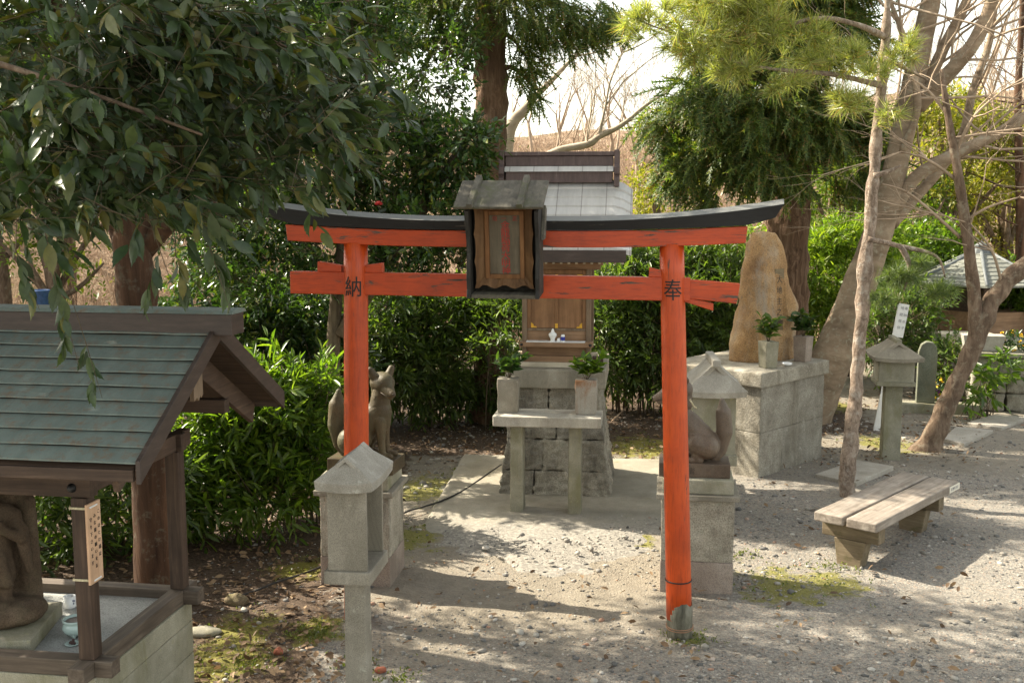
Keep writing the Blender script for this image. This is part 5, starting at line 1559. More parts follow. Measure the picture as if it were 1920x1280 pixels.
foliage('crown', rel([(-3.5, 7.3, 3.9, 1.1, .9, .75), (-2.2, 7.6, 4.1, 1.0, .8, .7), (-2.9, 7.0, 5.0, 1.6, 1.4, .9), (-1.5, 7.7, 4.7, .8, .8, .6), (-4.6, 7.8, 4.2, 1.2, 1.0, 1.1), (-2.6, 6.6, 6.2, 2.0, 1.8, 1.0), (-1.2, 6.6, 5.9, .9, 1.0, .6), (-3.1, 8.8, 5.0, 1.3, .9, .7), (-1.9, 8.5, 4.7, .9, .7, .5), (-4.0, 9.2, 5.6, 1.2, .9, .7)], o_), 3600, 8, .26, .085, .40, leaf_evergreen, ev, 31, LEAF, 1.3, -.10, sticks=bark_stem)  # last high clumps, mostly above the frame, added to shade the right foreground
tag((lambda m: m.build('straw_rope', rope_mat, None, True))((lambda m: (m.tube([(-2.40 + .142 * math.cos(a), 6.95 + .142 * math.sin(a), 1.13 + .012 * math.cos(a) + .003 * math.sin(a * 24)) for a in np.linspace(0, 2 * math.pi, 120)], [.0085 + .0022 * math.sin(k * 1.9) for k in range(120)], 6),
    m.tube([(-2.53, 6.92, 1.12)] + [(-2.53 - k * .05, 6.90 - k * .012, 1.12 - .07 * math.sin(k / 20 * math.pi) - .001 * k) for k in range(1, 24)], [.0075 + .002 * math.sin(k * 2.2) for k in range(24)], 6), m)[-1])(MB())), 'twisted straw rope tied round the red trunk behind the shelter', 'rope')

# camellia beyond the left torii pillar
o_ = Vector((-1.75, 10.6, 0))
ca = thing('camellia_tree', 'dense glossy camellia filling the space behind the left half of the torii', 'tree', o_)
mb = MB()
for l in ([(-1.75, 10.6, -.1), (-1.8, 10.6, 1.0), (-1.7, 10.6, 2.2), (-1.5, 10.7, 3.4), (-1.3, 10.8, 4.8)], [(-1.7, 10.6, 1.4), (-1.2, 10.5, 2.2), (-.7, 10.5, 2.9), (-.4, 10.6, 3.4)]):
    path(mb, relp(l, o_), [.09, .075, .055, .035, .015][:len(l)], 10, wob=.2)
mb.build('trunk', bark_stem, ca, True)
foliage('crown', rel([pb(800, 130, 12.4, .70, .6, .68), pb(640, 120, 10.8, .7, .6, .55), pb(500, 160, 10.9, .7, .6, .6), pb(840, 290, 10.4, .42, .5, .42), pb(720, 300, 10.5, .6, .5, .45), pb(600, 330, 10.6, .55, .5, .4),
                      pb(500, 400, 10.5, .5, .5, .35), pb(790, 420, 10.3, .42, .45, .30), pb(640, 470, 10.4, .5, .45, .28), pb(840, 500, 10.2, .28, .35, .25), pb(520, 530, 10.4, .45, .4, .30), pb(730, 540, 10.3, .45, .4, .24),
                      pb(420, 470, 10.6, .35, .4, .28), pb(620, -10, 11.2, .9, .7, .45), pb(880, 250, 10.1, .25, .3, .10)], o_), 4600, 7, .20, .074, .46, leaf_camellia, ca, 41, LEAF, 1.5, -.13, sticks=bark_stem)
bp = at(710, 382, 10.0)
mb = MB()
for k in range(7): mb.ball((bp.x - o_.x + .018 * math.cos(k), bp.y - o_.y + .018 * math.sin(k), bp.z - o_.z + .006 * (k % 3)), .02, .02, .016, 8)
mb.build('red_bloom', plain('camellia_red', (.45, .02, .02), .5), ca, True)

# cedars
def cedar(label, base, r0, blobs, n, seed, top, L=.34, lean=(0, 0)):
    o_ = Vector(base)
    t = thing('cedar_tree', label, 'tree', o_, 0, 'cedars')
    mb = MB(); hs_ = [0, .3, 1.2, 2.4, 3.6, 5, top]
    path(mb, [(lean[0] * h, lean[1] * h, h - .1) for h in hs_], [r0 * q for q in (1.35, 1.12, 1.03, .98, .94, .86, .35)], 26, 8, wob=.35)
    rs = np.random.default_rng(seed)
    bb = rel(blobs, o_)
    for b in bb:
        if abs(b[0]) > .3: path(mb, [(lean[0] * b[2], 0, b[2] + .25), (b[0] * .5, b[1] * .5, b[2] + .35), (b[0], b[1], b[2] + .1)], [.05, .03, .012], 6)
    mb.build('trunk', bark_cedar, t, True)
    P, D = blob_points(bb, n, rs, .05, 1.7, -.12, seed)
    out = P * np.array([1, 1, 0]); out /= np.linalg.norm(out, axis=1, keepdims=True) + 1e-6
    A = out * .55 + D * .35 + np.array([0, 0, -.55]) + rs.normal(0, .35, P.shape)
    S = L * rs.uniform(.6, 1.25, len(P))
    leaves_mesh('crown', P, A, S, 1.0, leaf_cedar, t, rs, CEDAR, .6)
    return t
cedar('tall cedar with a brown trunk rising behind the left side of the shrine roof', (-.26, 13.3, 0), .215,
      [pb(1010, 20, 12.9, .55, .6, .45), pb(1090, 40, 12.8, .42, .5, .30), pb(985, 120, 13.1, .2, .3, .25), pb(1130, 10, 12.9, .35, .4, .25), pb(820, 30, 12.9, .6, .6, .35), pb(900, -60, 12.9, 1.2, 1.0, .4), pb(740, 20, 13, .5, .5, .4), pb(1000, 180, 13.1, .12, .2, .14), pb(925, -250, 13.2, 1.2, 1.2, .8)], 4600, 51, 8.5, .26)
cedar('broad cedar behind the boulder with drooping dark green sprays', (3.66, 14.2, 0), .275,
      [pb(1290, 220, 13.6, .55, .6, .5), pb(1370, 140, 13.7, .6, .6, .5), pb(1440, 230, 13.4, .5, .5, .45), pb(1560, 220, 13.7, .55, .6, .5), pb(1600, 300, 13.9, .4, .5, .4), pb(1280, 310, 13.6, .28, .4, .25), pb(1330, 370, 13.6, .14, .2, .16),
       pb(1420, 310, 13.4, .28, .3, .25), pb(1500, 80, 13.7, 1.0, .8, .5), pb(1480, -60, 13.8, 1.2, 1.0, .6), pb(1345, 290, 13.5, .3, .4, .2), pb(1480, 330, 13.4, .2, .2, .25)], 7800, 52, 8.5, .33)

# pine with a thin scaly trunk beside the bench
o_ = gr(1587, 930)
pn = thing('pine_tree', 'slim pine with flaky scaly trunk standing behind the bench', 'tree', o_)
mb = MB()
Y_ = o_.y
tp = [o_ - Vector((0, 0, .1)), at(1591, 870, Y_), at(1602, 760, Y_ + .02), at(1612, 640, Y_ + .03), at(1621, 520, Y_ + .05), at(1634, 380, Y_ + .05), at(1646, 240, Y_ + .05), at(1656, 120, Y_ + .05), at(1662, 40, Y_), at(1668, -60, Y_)]
path(mb, relp(tp, o_), [.078, .070, .064, .061, .063, .056, .048, .042, .035, .025], 18, 8, wob=.5)
br = [[at(1660, 70, Y_), at(1600, 45, Y_ - .15), at(1530, 35, Y_ - .3), at(1430, 60, Y_ - .5), at(1300, 70, Y_ - .6), at(1200, 40, Y_ - .6)],
      [at(1650, 160, Y_), at(1560, 140, Y_ - .3), at(1450, 130, Y_ - .5), at(1350, 110, Y_ - .6)],
      [at(1656, 110, Y_), at(1700, 130, Y_ - .1), at(1740, 150, Y_ - .2)],
      [at(1628, 448, Y_), at(1690, 462, Y_ + .1), at(1755, 480, Y_ + .15), at(1772, 520, Y_ + .2)],
      [at(1690, 462, Y_ + .1), at(1705, 500, Y_ + .1), at(1695, 545, Y_ + .1)],
      [at(1638, 330, Y_), at(1670, 320, Y_), at(1690, 310, Y_)]]
for l in br: path(mb, relp(l, o_), list(np.linspace(.03, .006, len(l))), 7, 5, wob=.3)
mb.build('trunk', bark_pine, pn, True)
rs = np.random.default_rng(61)
bb = rel([pb(1230, 40, Y_ - .6, .30, .35, .18), pb(1310, 75, Y_ - .6, .36, .4, .2), pb(1400, 55, Y_ - .5, .36, .4, .22), pb(1490, 75, Y_ - .5, .34, .4, .24), pb(1560, 110, Y_ - .3, .28, .35, .18), pb(1380, 130, Y_ - .5, .25, .3, .12), pb(1470, 150, Y_ - .45, .25, .3, .12),
          pb(1640, 140, Y_ - .2, .2, .3, .16), pb(1700, 95, Y_ - .2, .16, .25, .14), pb(1590, 190, Y_ - .2, .2, .25, .10), pb(1360, 0, Y_ - .6, .5, .5, .15), pb(1670, 210, Y_ - .1, .14, .2, .1), pb(1450, -60, Y_ - .4, .9, .7, .25)], o_)
P, D = blob_points(bb, 720, rs, .05, 2, -.3, 6)
pine_tufts('crown', P, D * .6 + np.array([0, -.1, .35]) + rs.normal(0, .4, P.shape), rs, leaf_pine, pn, 34, .165, .0078)
bb = rel([pb(1690, 520, Y_ + .1, .22, .25, .09), pb(1760, 545, Y_ + .2, .16, .25, .07), pb(1650, 560, Y_ + .1, .1, .2, .05), pb(1725, 490, Y_ + .1, .12, .2, .05)], o_)
P, D = blob_points(bb, 85, rs, .05, 2, -.5, 7)
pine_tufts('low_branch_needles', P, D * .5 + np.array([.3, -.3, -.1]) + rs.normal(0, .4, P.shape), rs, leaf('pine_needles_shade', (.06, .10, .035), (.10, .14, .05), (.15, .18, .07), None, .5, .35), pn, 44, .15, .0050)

# large smooth grey tree leaning to the right
o_ = Vector((at(1548, 700, 13.2).x, 13.2, 0))
bt_ = thing('smooth_barked_tree', 'large smooth grey tree leaning right and forking behind the pine trunk', 'tree', o_)
mb = MB(); Y_ = 13.2
path(mb, relp([(o_.x - .25, Y_, -.15), at(1552, 690, Y_), at(1590, 590, Y_), at(1632, 480, Y_), at(1660, 390, Y_), at(1682, 300, Y_), at(1703, 200, Y_), at(1722, 110, Y_), at(1746, 0, Y_), at(1770, -120, Y_)], o_), [.29, .255, .215, .19, .165, .142, .138, .128, .112, .08], 22, 7, wob=.08)
B_ = [([at(1672, 400, Y_), at(1715, 335, Y_ - .1), at(1770, 300, Y_ - .15), at(1830, 270, Y_ - .2), at(1880, 245, Y_ - .2), at(1960, 200, Y_ - .2), at(2080, 160, Y_)], [.095, .08, .076, .072, .068, .06, .05]),
      ([at(1670, 420, Y_ + .1), at(1720, 365, Y_ + .3), at(1765, 315, Y_ + .4), at(1806, 250, Y_ + .4), at(1824, 170, Y_ + .5), at(1855, 80, Y_ + .6), at(1870, -20, Y_ + .6)], [.085, .075, .06, .055, .05, .04, .03]),
      ([at(1712, 215, Y_), at(1742, 150, Y_ + .1), at(1772, 85, Y_ + .1), at(1800, 30, Y_ + .1), at(1830, -40, Y_)], [.085, .075, .068, .062, .05]),
      ([at(1722, 200, Y_), at(1768, 150, Y_ - .2), at(1812, 100, Y_ - .3), at(1845, 45, Y_ - .3), at(1868, -30, Y_ - .4)], [.10, .09, .085, .08, .06]),
      ([at(1690, 285, Y_ - .1), at(1720, 200, Y_ - .3), at(1700, 90, Y_ - .4), at(1668, 0, Y_ - .4)], [.05, .045, .035, .02])]
tips = []
for pts, rad in B_: path(mb, relp(pts, o_), rad, 14, 6, wob=.1)
mb.build('trunk', bark_smooth, bt_, True)
mb = MB(); rr_ = random.Random(4)
for pts, rad in B_:
    for k in range(7):
        i = rr_.randint(1, len(pts) - 2); p = Vector(pts[i]).lerp(Vector(pts[i + 1]), rr_.random()) - o_
        branch_tree(mb, p, Vector((rr_.uniform(-.4, 1), rr_.uniform(-.6, .3), rr_.uniform(-.2, .8))), rr_.uniform(.8, 1.5), .018, 3, rr_, None, 5, .35, .05, (2, 3), .62, .7, .003)
mb.build('twigs', bark_twig, bt_, True)

# crooked brown tree at the right, forking in front of the small hall
o_ = gr(1745, 842)
ct = thing('crooked_tree', 'crooked brown tree leaning right beside the paving slabs at the right edge', 'tree', o_)
mb = MB(); Y_ = o_.y
path(mb, relp([o_ + Vector((-.10, 0, -.12)), o_ + Vector((.0, 0, .06)), at(1765, 785, Y_), at(1795, 715, Y_), at(1825, 650, Y_), at(1845, 595, Y_), at(1868, 555, Y_), at(1900, 515, Y_), at(1945, 480, Y_), at(2010, 440, Y_)], o_), [.18, .135, .108, .10, .10, .108, .095, .095, .09, .07], 18, 7, wob=.3)
path(mb, relp([at(1830, 640, Y_), at(1828, 570, Y_ - .03), at(1818, 480, Y_ - .05), at(1806, 390, Y_ - .05), at(1792, 300, Y_ - .05), at(1778, 220, Y_ - .05), at(1765, 130, Y_)], o_), [.085, .072, .062, .055, .046, .038, .02], 12, 7, wob=.2)
mb.build('trunk', bark_brown, ct, True)
mb = MB(); rr_ = random.Random(14)
for l in ([at(1800, 445, Y_), at(1750, 400, Y_ - .1), at(1700, 360, Y_ - .15), at(1655, 345, Y_ - .2)], [at(1797, 340, Y_), at(1740, 300, Y_ - .1), at(1690, 285, Y_ - .1)], [at(1776, 215, Y_), at(1740, 170, Y_), at(1690, 135, Y_)],
          [at(1785, 260, Y_), at(1850, 250, Y_ - .1), at(1920, 240, Y_ - .2)], [at(1800, 420, Y_), at(1850, 390, Y_ - .1), at(1910, 370, Y_ - .2)], [at(1880, 540, Y_), at(1860, 470, Y_ - .1), at(1820, 420, Y_ - .1)], [at(1790, 290, Y_), at(1825, 220, Y_ - .2), at(1880, 170, Y_ - .3)]):
    path(mb, relp(l, o_), list(np.linspace(.02, .008, len(l))), 6, 4)
    for k in range(5):
        i = rr_.randint(1, len(l) - 1)
        branch_tree(mb, Vector(l[i]) - o_, Vector(l[i]) - Vector(l[i - 1]) + Vector((rr_.gauss(0, .3), rr_.gauss(0, .3), rr_.gauss(0, .25))), rr_.uniform(.4, .9), .009, 2, rr_, None, 4, .35, .05, (2, 3), .6, .6, .003)
mb.build('twigs', bark_twig, ct, True)

# hedges and shrubs
def shrub(name, label, cat, o_, blobs, ntw, nl, L, ll, wr, mat, seed, group=None, stems=6, sr=.012, **kw):
    t = thing(name, label, cat, o_, 0, group)
    o_ = Vector(o_)
    foliage('foliage', rel(blobs, o_), ntw, nl, L, ll, wr, mat, t, seed, **kw)
    if stems:
        mb = MB(); rr_ = random.Random(seed)
        bs = rel(blobs, o_)
        for k in range(stems):
            b = rr_.choice(bs)
            x, y = b[0] + rr_.uniform(-.7, .7) * b[3], b[1] + rr_.uniform(-.7, .7) * b[4]
            z0 = float(ground_h(o_.x + x, o_.y + y)) - o_.z - .05
            mb.tube([(x, y, z0), (x + rr_.uniform(-.08, .08), y, z0 * .5 + b[2] * .5), (x + rr_.uniform(-.2, .2), y + rr_.uniform(-.1, .1), b[2] + b[5] * .5)], [sr, sr * .8, sr * .4], 5)
        mb.build('stems', bark_stem, t, True)
    return t
shrub('hedge', 'tall dark leafy hedge left of the altar', 'hedge', (-1.7, 13.0, 0), [pb(500 + 75 * k, 665 - 12 * (k % 2), 12.7 + .25 * (k % 3), .42, .5, .78) for k in range(7)] + [pb(560 + 90 * k, 590, 13.1, .4, .4, .45) for k in range(5)], 3400, 8, .26, .115, .26, leaf_hedge, 71, None, 70, .011, thr=-.2, inner=.45, sticks=bark_stem)
shrub('hedge', 'dense dark leafy hedge between the altar and the right torii pillar', 'hedge', (2.0, 14.0, 0), [pb(1130 + 60 * k, 620 - 8 * (k % 2), 13.6 + .25 * (k % 2), .38, .5, .86) for k in range(5)] + [pb(1140 + 75 * k, 540, 13.9, .42, .4, .45) for k in range(4)], 3000, 8, .26, .115, .26, leaf_hedge, 72, None, 60, .011, thr=-.2, inner=.45, sticks=bark_stem)
shrub('sunlit_shrub', 'bright yellow green shrub rising behind the hedge right of the shrine', 'shrub', (2.3, 16.6, 0), [pb(1140 + 62 * k, 478 + 8 * (k % 2), 16.4 + .3 * (k % 2), .5, .5, .42) for k in range(5)] + [pb(1150 + 62 * k, 560, 16.4, .5, .5, .9) for k in range(4)], 1700, 8, .28, .115, .28, leaf_bright, 73, None, 30, .012, thr=-.25, inner=.4)
shrub('bamboo_shrub', 'light green bamboo like shrub between the cedar and the leaning smooth tree', 'shrub', (5.4, 16.9, 0), [pb(1535, 520, 16.6, .42, .5, .6), pb(1580, 480, 16.8, .42, .5, .5), pb(1630, 540, 16.9, .42, .5, .5), pb(1560, 600, 16.6, .5, .4, .5), pb(1640, 450, 17.2, .35, .4, .35)], 1900, 8, .3, .12, .24, leaf_bright, 74, None, 30, .012, thr=-.25, inner=.4)
shrub('leafy_bush', 'lush green bush with long pointed leaves between the shelter and the left pillar', 'bush', (-2.15, 8.7, 0), [pb(400, 820, 8.6, .36, .4, .50), pb(480, 800, 8.7, .36, .4, .48), pb(545, 800, 8.9, .34, .35, .45), pb(590, 850, 8.9, .22, .3, .40), pb(400, 930, 8.4, .34, .3, .25), pb(500, 920, 8.5, .34, .3, .25), pb(350, 880, 8.5, .3, .3, .4)] + [pb(535, 700, 8.9, .10, .15, .17), pb(600, 730, 8.9, .14, .15, .14)], 1250, 8, .24, .125, .24, leaf_bush, 75, None, 40, .009, thr=-.28, inner=.3, up=.6, sticks=bark_stem)
shrub('dark_shrub', 'shaded shrub seen under the shelter roof behind the stone statue', 'shrub', (-3.3, 7.9, 0), [(-3.0, 7.9, .55, .45, .4, .6), (-3.6, 7.8, .6, .5, .4, .65), (-4.2, 7.9, .7, .5, .4, .7), (-2.75, 8.2, .4, .3, .3, .45)], 800, 8, .24, .12, .26, leaf_hedge, 76, None, 24, .01, thr=-.25, inner=.3)
shrub('middle_shrub', 'dark green shrub over the shelter gable and left of the torii tie beam', 'shrub', (-2.6, 11.6, 0), [pb(470, 640, 11.4, .5, .5, .55), pb(560, 620, 11.6, .5, .5, .5), pb(620, 680, 11.4, .35, .4, .5), pb(400, 620, 11.6, .5, .5, .6), pb(500, 740, 11.2, .5, .4, .5)], 1900, 8, .24, .095, .36, leaf_camellia, 77, None, 24, .012, thr=-.2, inner=.4)
shrub('pale_shrub', 'sparse pale green shrub between the right lantern and the small hall', 'shrub', (5.7, 15.3, 0), [pb(1690, 600, 15.2, .4, .4, .45), pb(1650, 640, 15.0, .35, .4, .4), pb(1735, 560, 15.5, .3, .4, .35), pb(1790, 690, 14.6, .3, .3, .35), pb(1760, 620, 15.3, .3, .3, .3)], 900, 7, .26, .09, .36, leaf_hedge, 78, None, 24, .01, thr=-.1, inner=.2, sticks=bark_twig)
shrub('broad_leaf_plant', 'low plant with broad drooping leaves at the foot of the stone pier', 'plant', (at(1840, 740, 13.4).x, 13.5, 0), [pb(1835, 720, 13.45, .22, .2, .25), pb(1870, 700, 13.5, .2, .2, .22), pb(1815, 745, 13.4, .15, .2, .15)], 42, 7, .24, .15, .34, leaf_bush, 79, None, 10, .008, thr=-.4, inner=.2, up=.8, droop=.5)
shrub('green_bush', 'bright bush at the right edge below the hall roof', 'bush', (8.2, 17.6, 0), [pb(1905, 590, 17.2, .5, .5, .6), pb(1890, 560, 17.6, .5, .5, .5)], 600, 8, .26, .11, .34, leaf_bush, 80, None, 10, .012, thr=-.2, inner=.3)
# sunlit trees on the slope at the right
def back_tree(label, px, py, y, w_, h_, mat, seed, ntw, ll=.12, L=.4, group='leafy trees on the slope', n=7, name='slope_tree'):
    c = at(px, py, y); gz = float(ground_h(c.x, y)); o_ = Vector((c.x, y, gz))
    t = thing(name, label, 'tree', o_, 0, group)
    rr_ = random.Random(seed)
    bb = [(rr_.uniform(-.8, .8) * w_, rr_.uniform(-.6, .6) * w_, c.z - gz + rr_.uniform(-.8, .8) * h_, w_ * rr_.uniform(.35, .6), w_ * rr_.uniform(.35, .6), h_ * rr_.uniform(.22, .42)) for _ in range(n)]
    mb = MB()
    path(mb, [(0, 0, -.2), (.1, 0, (c.z - gz) * .5), (-.1, 0, c.z - gz), (.1, .1, c.z - gz + h_ * .6)], [.16, .12, .08, .03], 8)
    for b in bb: path(mb, [(0, 0, (c.z - gz) * .55), (b[0] * .5, b[1] * .5, b[2] * .8), (b[0], b[1], b[2])], [.06, .04, .015], 6)
    mb.build('trunk', bark_brown, t, True)
    foliage('crown', bb, ntw, 7, L, ll, .42, mat, t, seed, LEAF4, 1.0, -.08, inner=.2)
    return t
back_tree('yellow green tree filling the gap right of the leaning smooth trunk', 1780, 320, 20, 1.5, 1.3, leaf_yellow, 91, 1700)
back_tree('sunlit olive tree behind the small hall at the right edge', 1890, 380, 22, 1.7, 1.7, leaf_yellow, 92, 1800)
back_tree('pale green leafy tree behind the right cedar trunk', 1570, 400, 21, 1.3, 1.1, leaf_bright, 93, 1500)
back_tree('thin yellow leafed tree above the brown slope right of the shrine roof', 1240, 390, 24, .9, .8, leaf_yellow, 94, 420)
back_tree('dark green tree over the hall roof ridge', 1720, 440, 19, 1.1, .8, leaf_bush, 95, 1300)
for px, py, y, sd, lb in ((100, 60, 21, 101, 'far dark evergreen on the left slope at the photo edge'), (420, 90, 24, 102, 'far dark evergreen on the slope behind the red barked tree'), (700, 130, 23, 103, 'far evergreen on the slope behind the camellia'), (-200, 200, 17, 104, 'evergreen on the left slope beyond the shelter')):
    back_tree(lb, px, py, y, 2.0, 1.9, leaf_evergreen, sd, 1500, .16, .5, 'evergreens on the left slope', 8, 'evergreen_tree')
for lb, px, py, y, w_, h_, mt, sd, n_ in (('sunlit loose shrub on the slope left of the red trunk', 90, 430, 15.5, 1.1, .8, leaf_bright, 111, 420), ('sparse green shrub on the slope between the red trunk and the torii', 430, 400, 16, 1.3, .9, leaf_camellia, 112, 1300),
                                       ('bushy green growth above the shelter ridge at the left photo edge', -20, 330, 16, 1.2, 1.0, leaf_bush, 113, 700), ('green shrub on the slope behind the red trunk', 250, 260, 18, 1.8, 1.1, leaf_camellia, 114, 1500)):
    back_tree(lb, px, py, y, w_, h_, mt, sd, n_, .10, .36, 'shrubs on the left slope', 7, 'slope_shrub')
# bare trees on the hill
def bare_tree(label, px, y, L, r_, seed, name='bare_tree', depth=6, group='bare trees on the hill', d=(0, 0, 1), spread=.55):
    x = (px - 960) / FOC * y
    gz = float(ground_h(x, y)); o_ = Vector((x, y, gz - .1))
    t = thing(name, label, 'tree', o_, 0, group)
    mb = MB(); rr_ = random.Random(seed); 
    branch_tree(mb, (0, 0, 0), d, L, r_, depth, rr_, None, 7, .22, .18, (2, 4), .72, spread, .006)
    mb.build('trunk', bark_twig, t, True)
    return t
for px, y, L, r_, sd, lb in ((1190, 30, 2.6, .13, 1, 'pale bare tree in the gap between the two cedars'), (1120, 36, 2.6, .12, 2, 'bare tree on the skyline above the shrine roof'), (1035, 33, 2.2, .10, 3, 'bare tree just right of the left cedar trunk'),
                             (1260, 38, 2.9, .13, 4, 'bare tree beside the tips of the right cedar'), (1840, 34, 3.4, .15, 5, 'bare tree high on the slope behind the leaning smooth tree'), (1930, 30, 3.0, .14, 6, 'bare tree at the upper right corner of the photo'),
                             (1640, 40, 3.6, .15, 7, 'bare tree on the skyline right of the pine needles'), (1740, 44, 3.8, .15, 8, 'far bare tree between the forks of the smooth tree'), (300, 28, 2.4, .12, 9, 'bare tree on the left slope seen through the oak leaves'), (40, 26, 2.4, .12, 10, 'bare tree on the slope at the left edge')):
    bare_tree(lb, px, y, L, r_, sd)
proto = [bare_tree('one of the many thin far bare trees along the hill skyline', 1000 + 40 * k, 46 + 3 * k, 2.6, .10, 30 + k, 'far_bare_tree', 5, 'far bare trees along the skyline') for k in range(3)]
rr_ = random.Random(12)
for k in range(46):
    src = proto[k % 3]
    px = rr_.choice([rr_.uniform(930, 1300), rr_.uniform(1560, 2000), rr_.uniform(1700, 2000), rr_.uniform(1560, 2000), rr_.uniform(1300, 1600), rr_.uniform(-100, 900)])
    y = rr_.uniform(34, 66); x = (px - 960) / FOC * y
    o = src.copy(); COL.objects.link(o); o.location = (x, y, float(ground_h(x, y)) - .1); o.rotation_euler = (0, 0, rr_.uniform(0, 6.28))
    s_ = rr_.uniform(.55, 1.0); o.scale = (s_, s_, s_)
    for c in src.children:
        d_ = c.copy(); COL.objects.link(d_); d_.parent = o
# pale branching tree close behind the shrine
o_ = Vector((at(940, 400, 14.6).x, 14.6, 0))
ptree = thing('pale_bare_tree', 'pale bare tree whose crooked branches spread behind the shrine roof', 'tree', o_)
mb = MB(); rr_ = random.Random(8); Y_ = 14.6
L_ = [([(o_.x, Y_, -.1), at(945, 500, Y_), at(948, 350, Y_), at(955, 245, Y_), at(985, 205, Y_), at(1005, 180, Y_), at(1040, 145, Y_), at(1075, 108, Y_), at(1100, 80, Y_)], [.13, .11, .10, .09, .065, .045, .035, .022, .01]),
      ([at(945, 420, Y_), at(985, 320, Y_ + .2), at(1045, 283, Y_ + .2), at(1100, 272, Y_ + .2), at(1125, 255, Y_ + .2), at(1165, 235, Y_ + .2), at(1215, 195, Y_ + .2), at(1250, 175, Y_ + .2)], [.08, .06, .05, .05, .042, .034, .025, .012]),
      ([at(1123, 255, Y_ + .2), at(1135, 200, Y_ + .2), at(1145, 150, Y_ + .2), at(1165, 100, Y_ + .2)], [.025, .018, .014, .008])]
for pts, rad in L_:
    path(mb, relp(pts, o_), rad, 10, 5, wob=.25)
    for k in range(9):
        i = rr_.randint(3 if len(pts) > 4 else 1, len(pts) - 1)
        branch_tree(mb, Vector(pts[i]) - o_, Vector((rr_.uniform(-.3, 1), rr_.uniform(-.5, .5), rr_.uniform(.1, 1))), rr_.uniform(.5, 1.0), .012, 3, rr_, None, 4, .3, .08, (2, 3), .65, .6, .003)
mb.build('trunk', bark('pale_bark', (.34, .27, .20), (.46, .38, .29), (.58, .50, .40), (4, 4, 6), bm=.2), ptree, True)
# thin red pine trunk at the right edge
o_ = Vector((at(1912, 450, 19).x, 19, 0.1))
rp_ = thing('thin_red_tree', 'thin reddish trunk standing at the right edge above the hall roof', 'tree', o_)
mb = MB(); path(mb, relp([(o_.x, 19, -.1), at(1912, 480, 19), at(1912, 330, 19), at(1908, 200, 19), at(1915, 60, 19), at(1920, -60, 19)], o_), [.085, .08, .075, .065, .05, .03], 10, 4)
for k in range(9): branch_tree(mb, (0, 0, 2.2 + k * .3), Vector((rnd.uniform(-1, .2), rnd.uniform(-.5, .5), .2)), .8, .02, 2, rnd, None, 5)
mb.build('trunk', bark_red, rp_, True)
# dry brushwood all over the slope
rs = np.random.default_rng(77)
n = 60000
x = rs.uniform(-26, 34, n); y = 18.3 + 45 * rs.random(n) ** 2.1
P = np.stack([x, y, ground_h(x, y)], -1)
A = rs.normal(0, .75, (n, 3)) + np.array([0, 0, .8])
Ls = rs.uniform(.3, 1.5, n) * (1 + (y - 18) * .018)
o = twig_sticks('brushwood', P, A, rs, Ls, .0055 + .00018 * (y - 14), brush_mat, None, 0)
tag(o, 'dry tan brushwood covering the hillside behind the trees', 'brushwood', None, 'stuff')
n = 14000
x = rs.uniform(-26, 34, n); y = 18.5 + 40 * rs.random(n) ** 1.6
P = np.stack([x, y, ground_h(x, y) + rs.uniform(.1, .9, n)], -1)
keep = noise_keep(P, .35, -.02, 9); P = P[keep]
o = leaves_mesh('undergrowth', P, rs.normal(0, 1, P.shape) + np.array([0, 0, .4]), rs.uniform(.12, .26, len(P)), .5, leaf('hill_green', (.05, .07, .015), (.10, .12, .02), (.17, .17, .03)), None, rs, LEAF4)
tag(o, 'patchy green undergrowth scattered over the brown hillside', 'undergrowth', None, 'stuff')

# ------------------------------------------------------------------ gravel, litter, weeds
def pebble_template(seed):
    bm = bmesh.new(); bmesh.ops.create_icosphere(bm, subdivisions=1, radius=.5)
    rr_ = random.Random(seed)
    for v in bm.verts: v.co *= rr_.uniform(.75, 1.2)
    tv = np.array([v.co[:] for v in bm.verts]); tf = np.array([[v.index for v in f.verts] for f in bm.faces]); bm.free()
    return tv, tf
def on_pad(x, y):
    inside = np.zeros(len(x), bool); E = [(p.x, p.y) for p in edge_]
    j = len(E) - 1
    for i in range(len(E)):
        xi, yi = E[i]; xj, yj = E[j]
        inside ^= ((yi > y) != (yj > y)) & (x < (xj - xi) * (y - yi) / (yj - yi + 1e-9) + xi)
        j = i
    return inside
gmats, _t, _b = nt('pebbles')
_g = _t.nodes.new('ShaderNodeNewGeometry')
_c = ramp(_t, _g.outputs['Random Per Island'], [(0, (.09, .088, .082)), (.3, (.17, .16, .147)), (.55, (.26, .236, .20)), (.78, (.35, .325, .28)), (.92, (.46, .43, .38)), (.97, (.34, .19, .12))])
_tc = _t.nodes.new('ShaderNodeTexCoord')
_c = mixc(_t, .4, _c, ramp(_t, noi(_t, _tc.outputs['Object'], 160, 4), [(.3, (.6, .6, .6)), (.7, (1.3, 1.3, 1.3))]), 'MULTIPLY')
_t.links.new(_c, _b.inputs['Base Color']); _b.inputs['Roughness'].default_value = .85
rs = np.random.default_rng(5)
Vs, Rms, Ps, Ti = [], [], [], []
me_v, me_f, base_i = [], [], 0
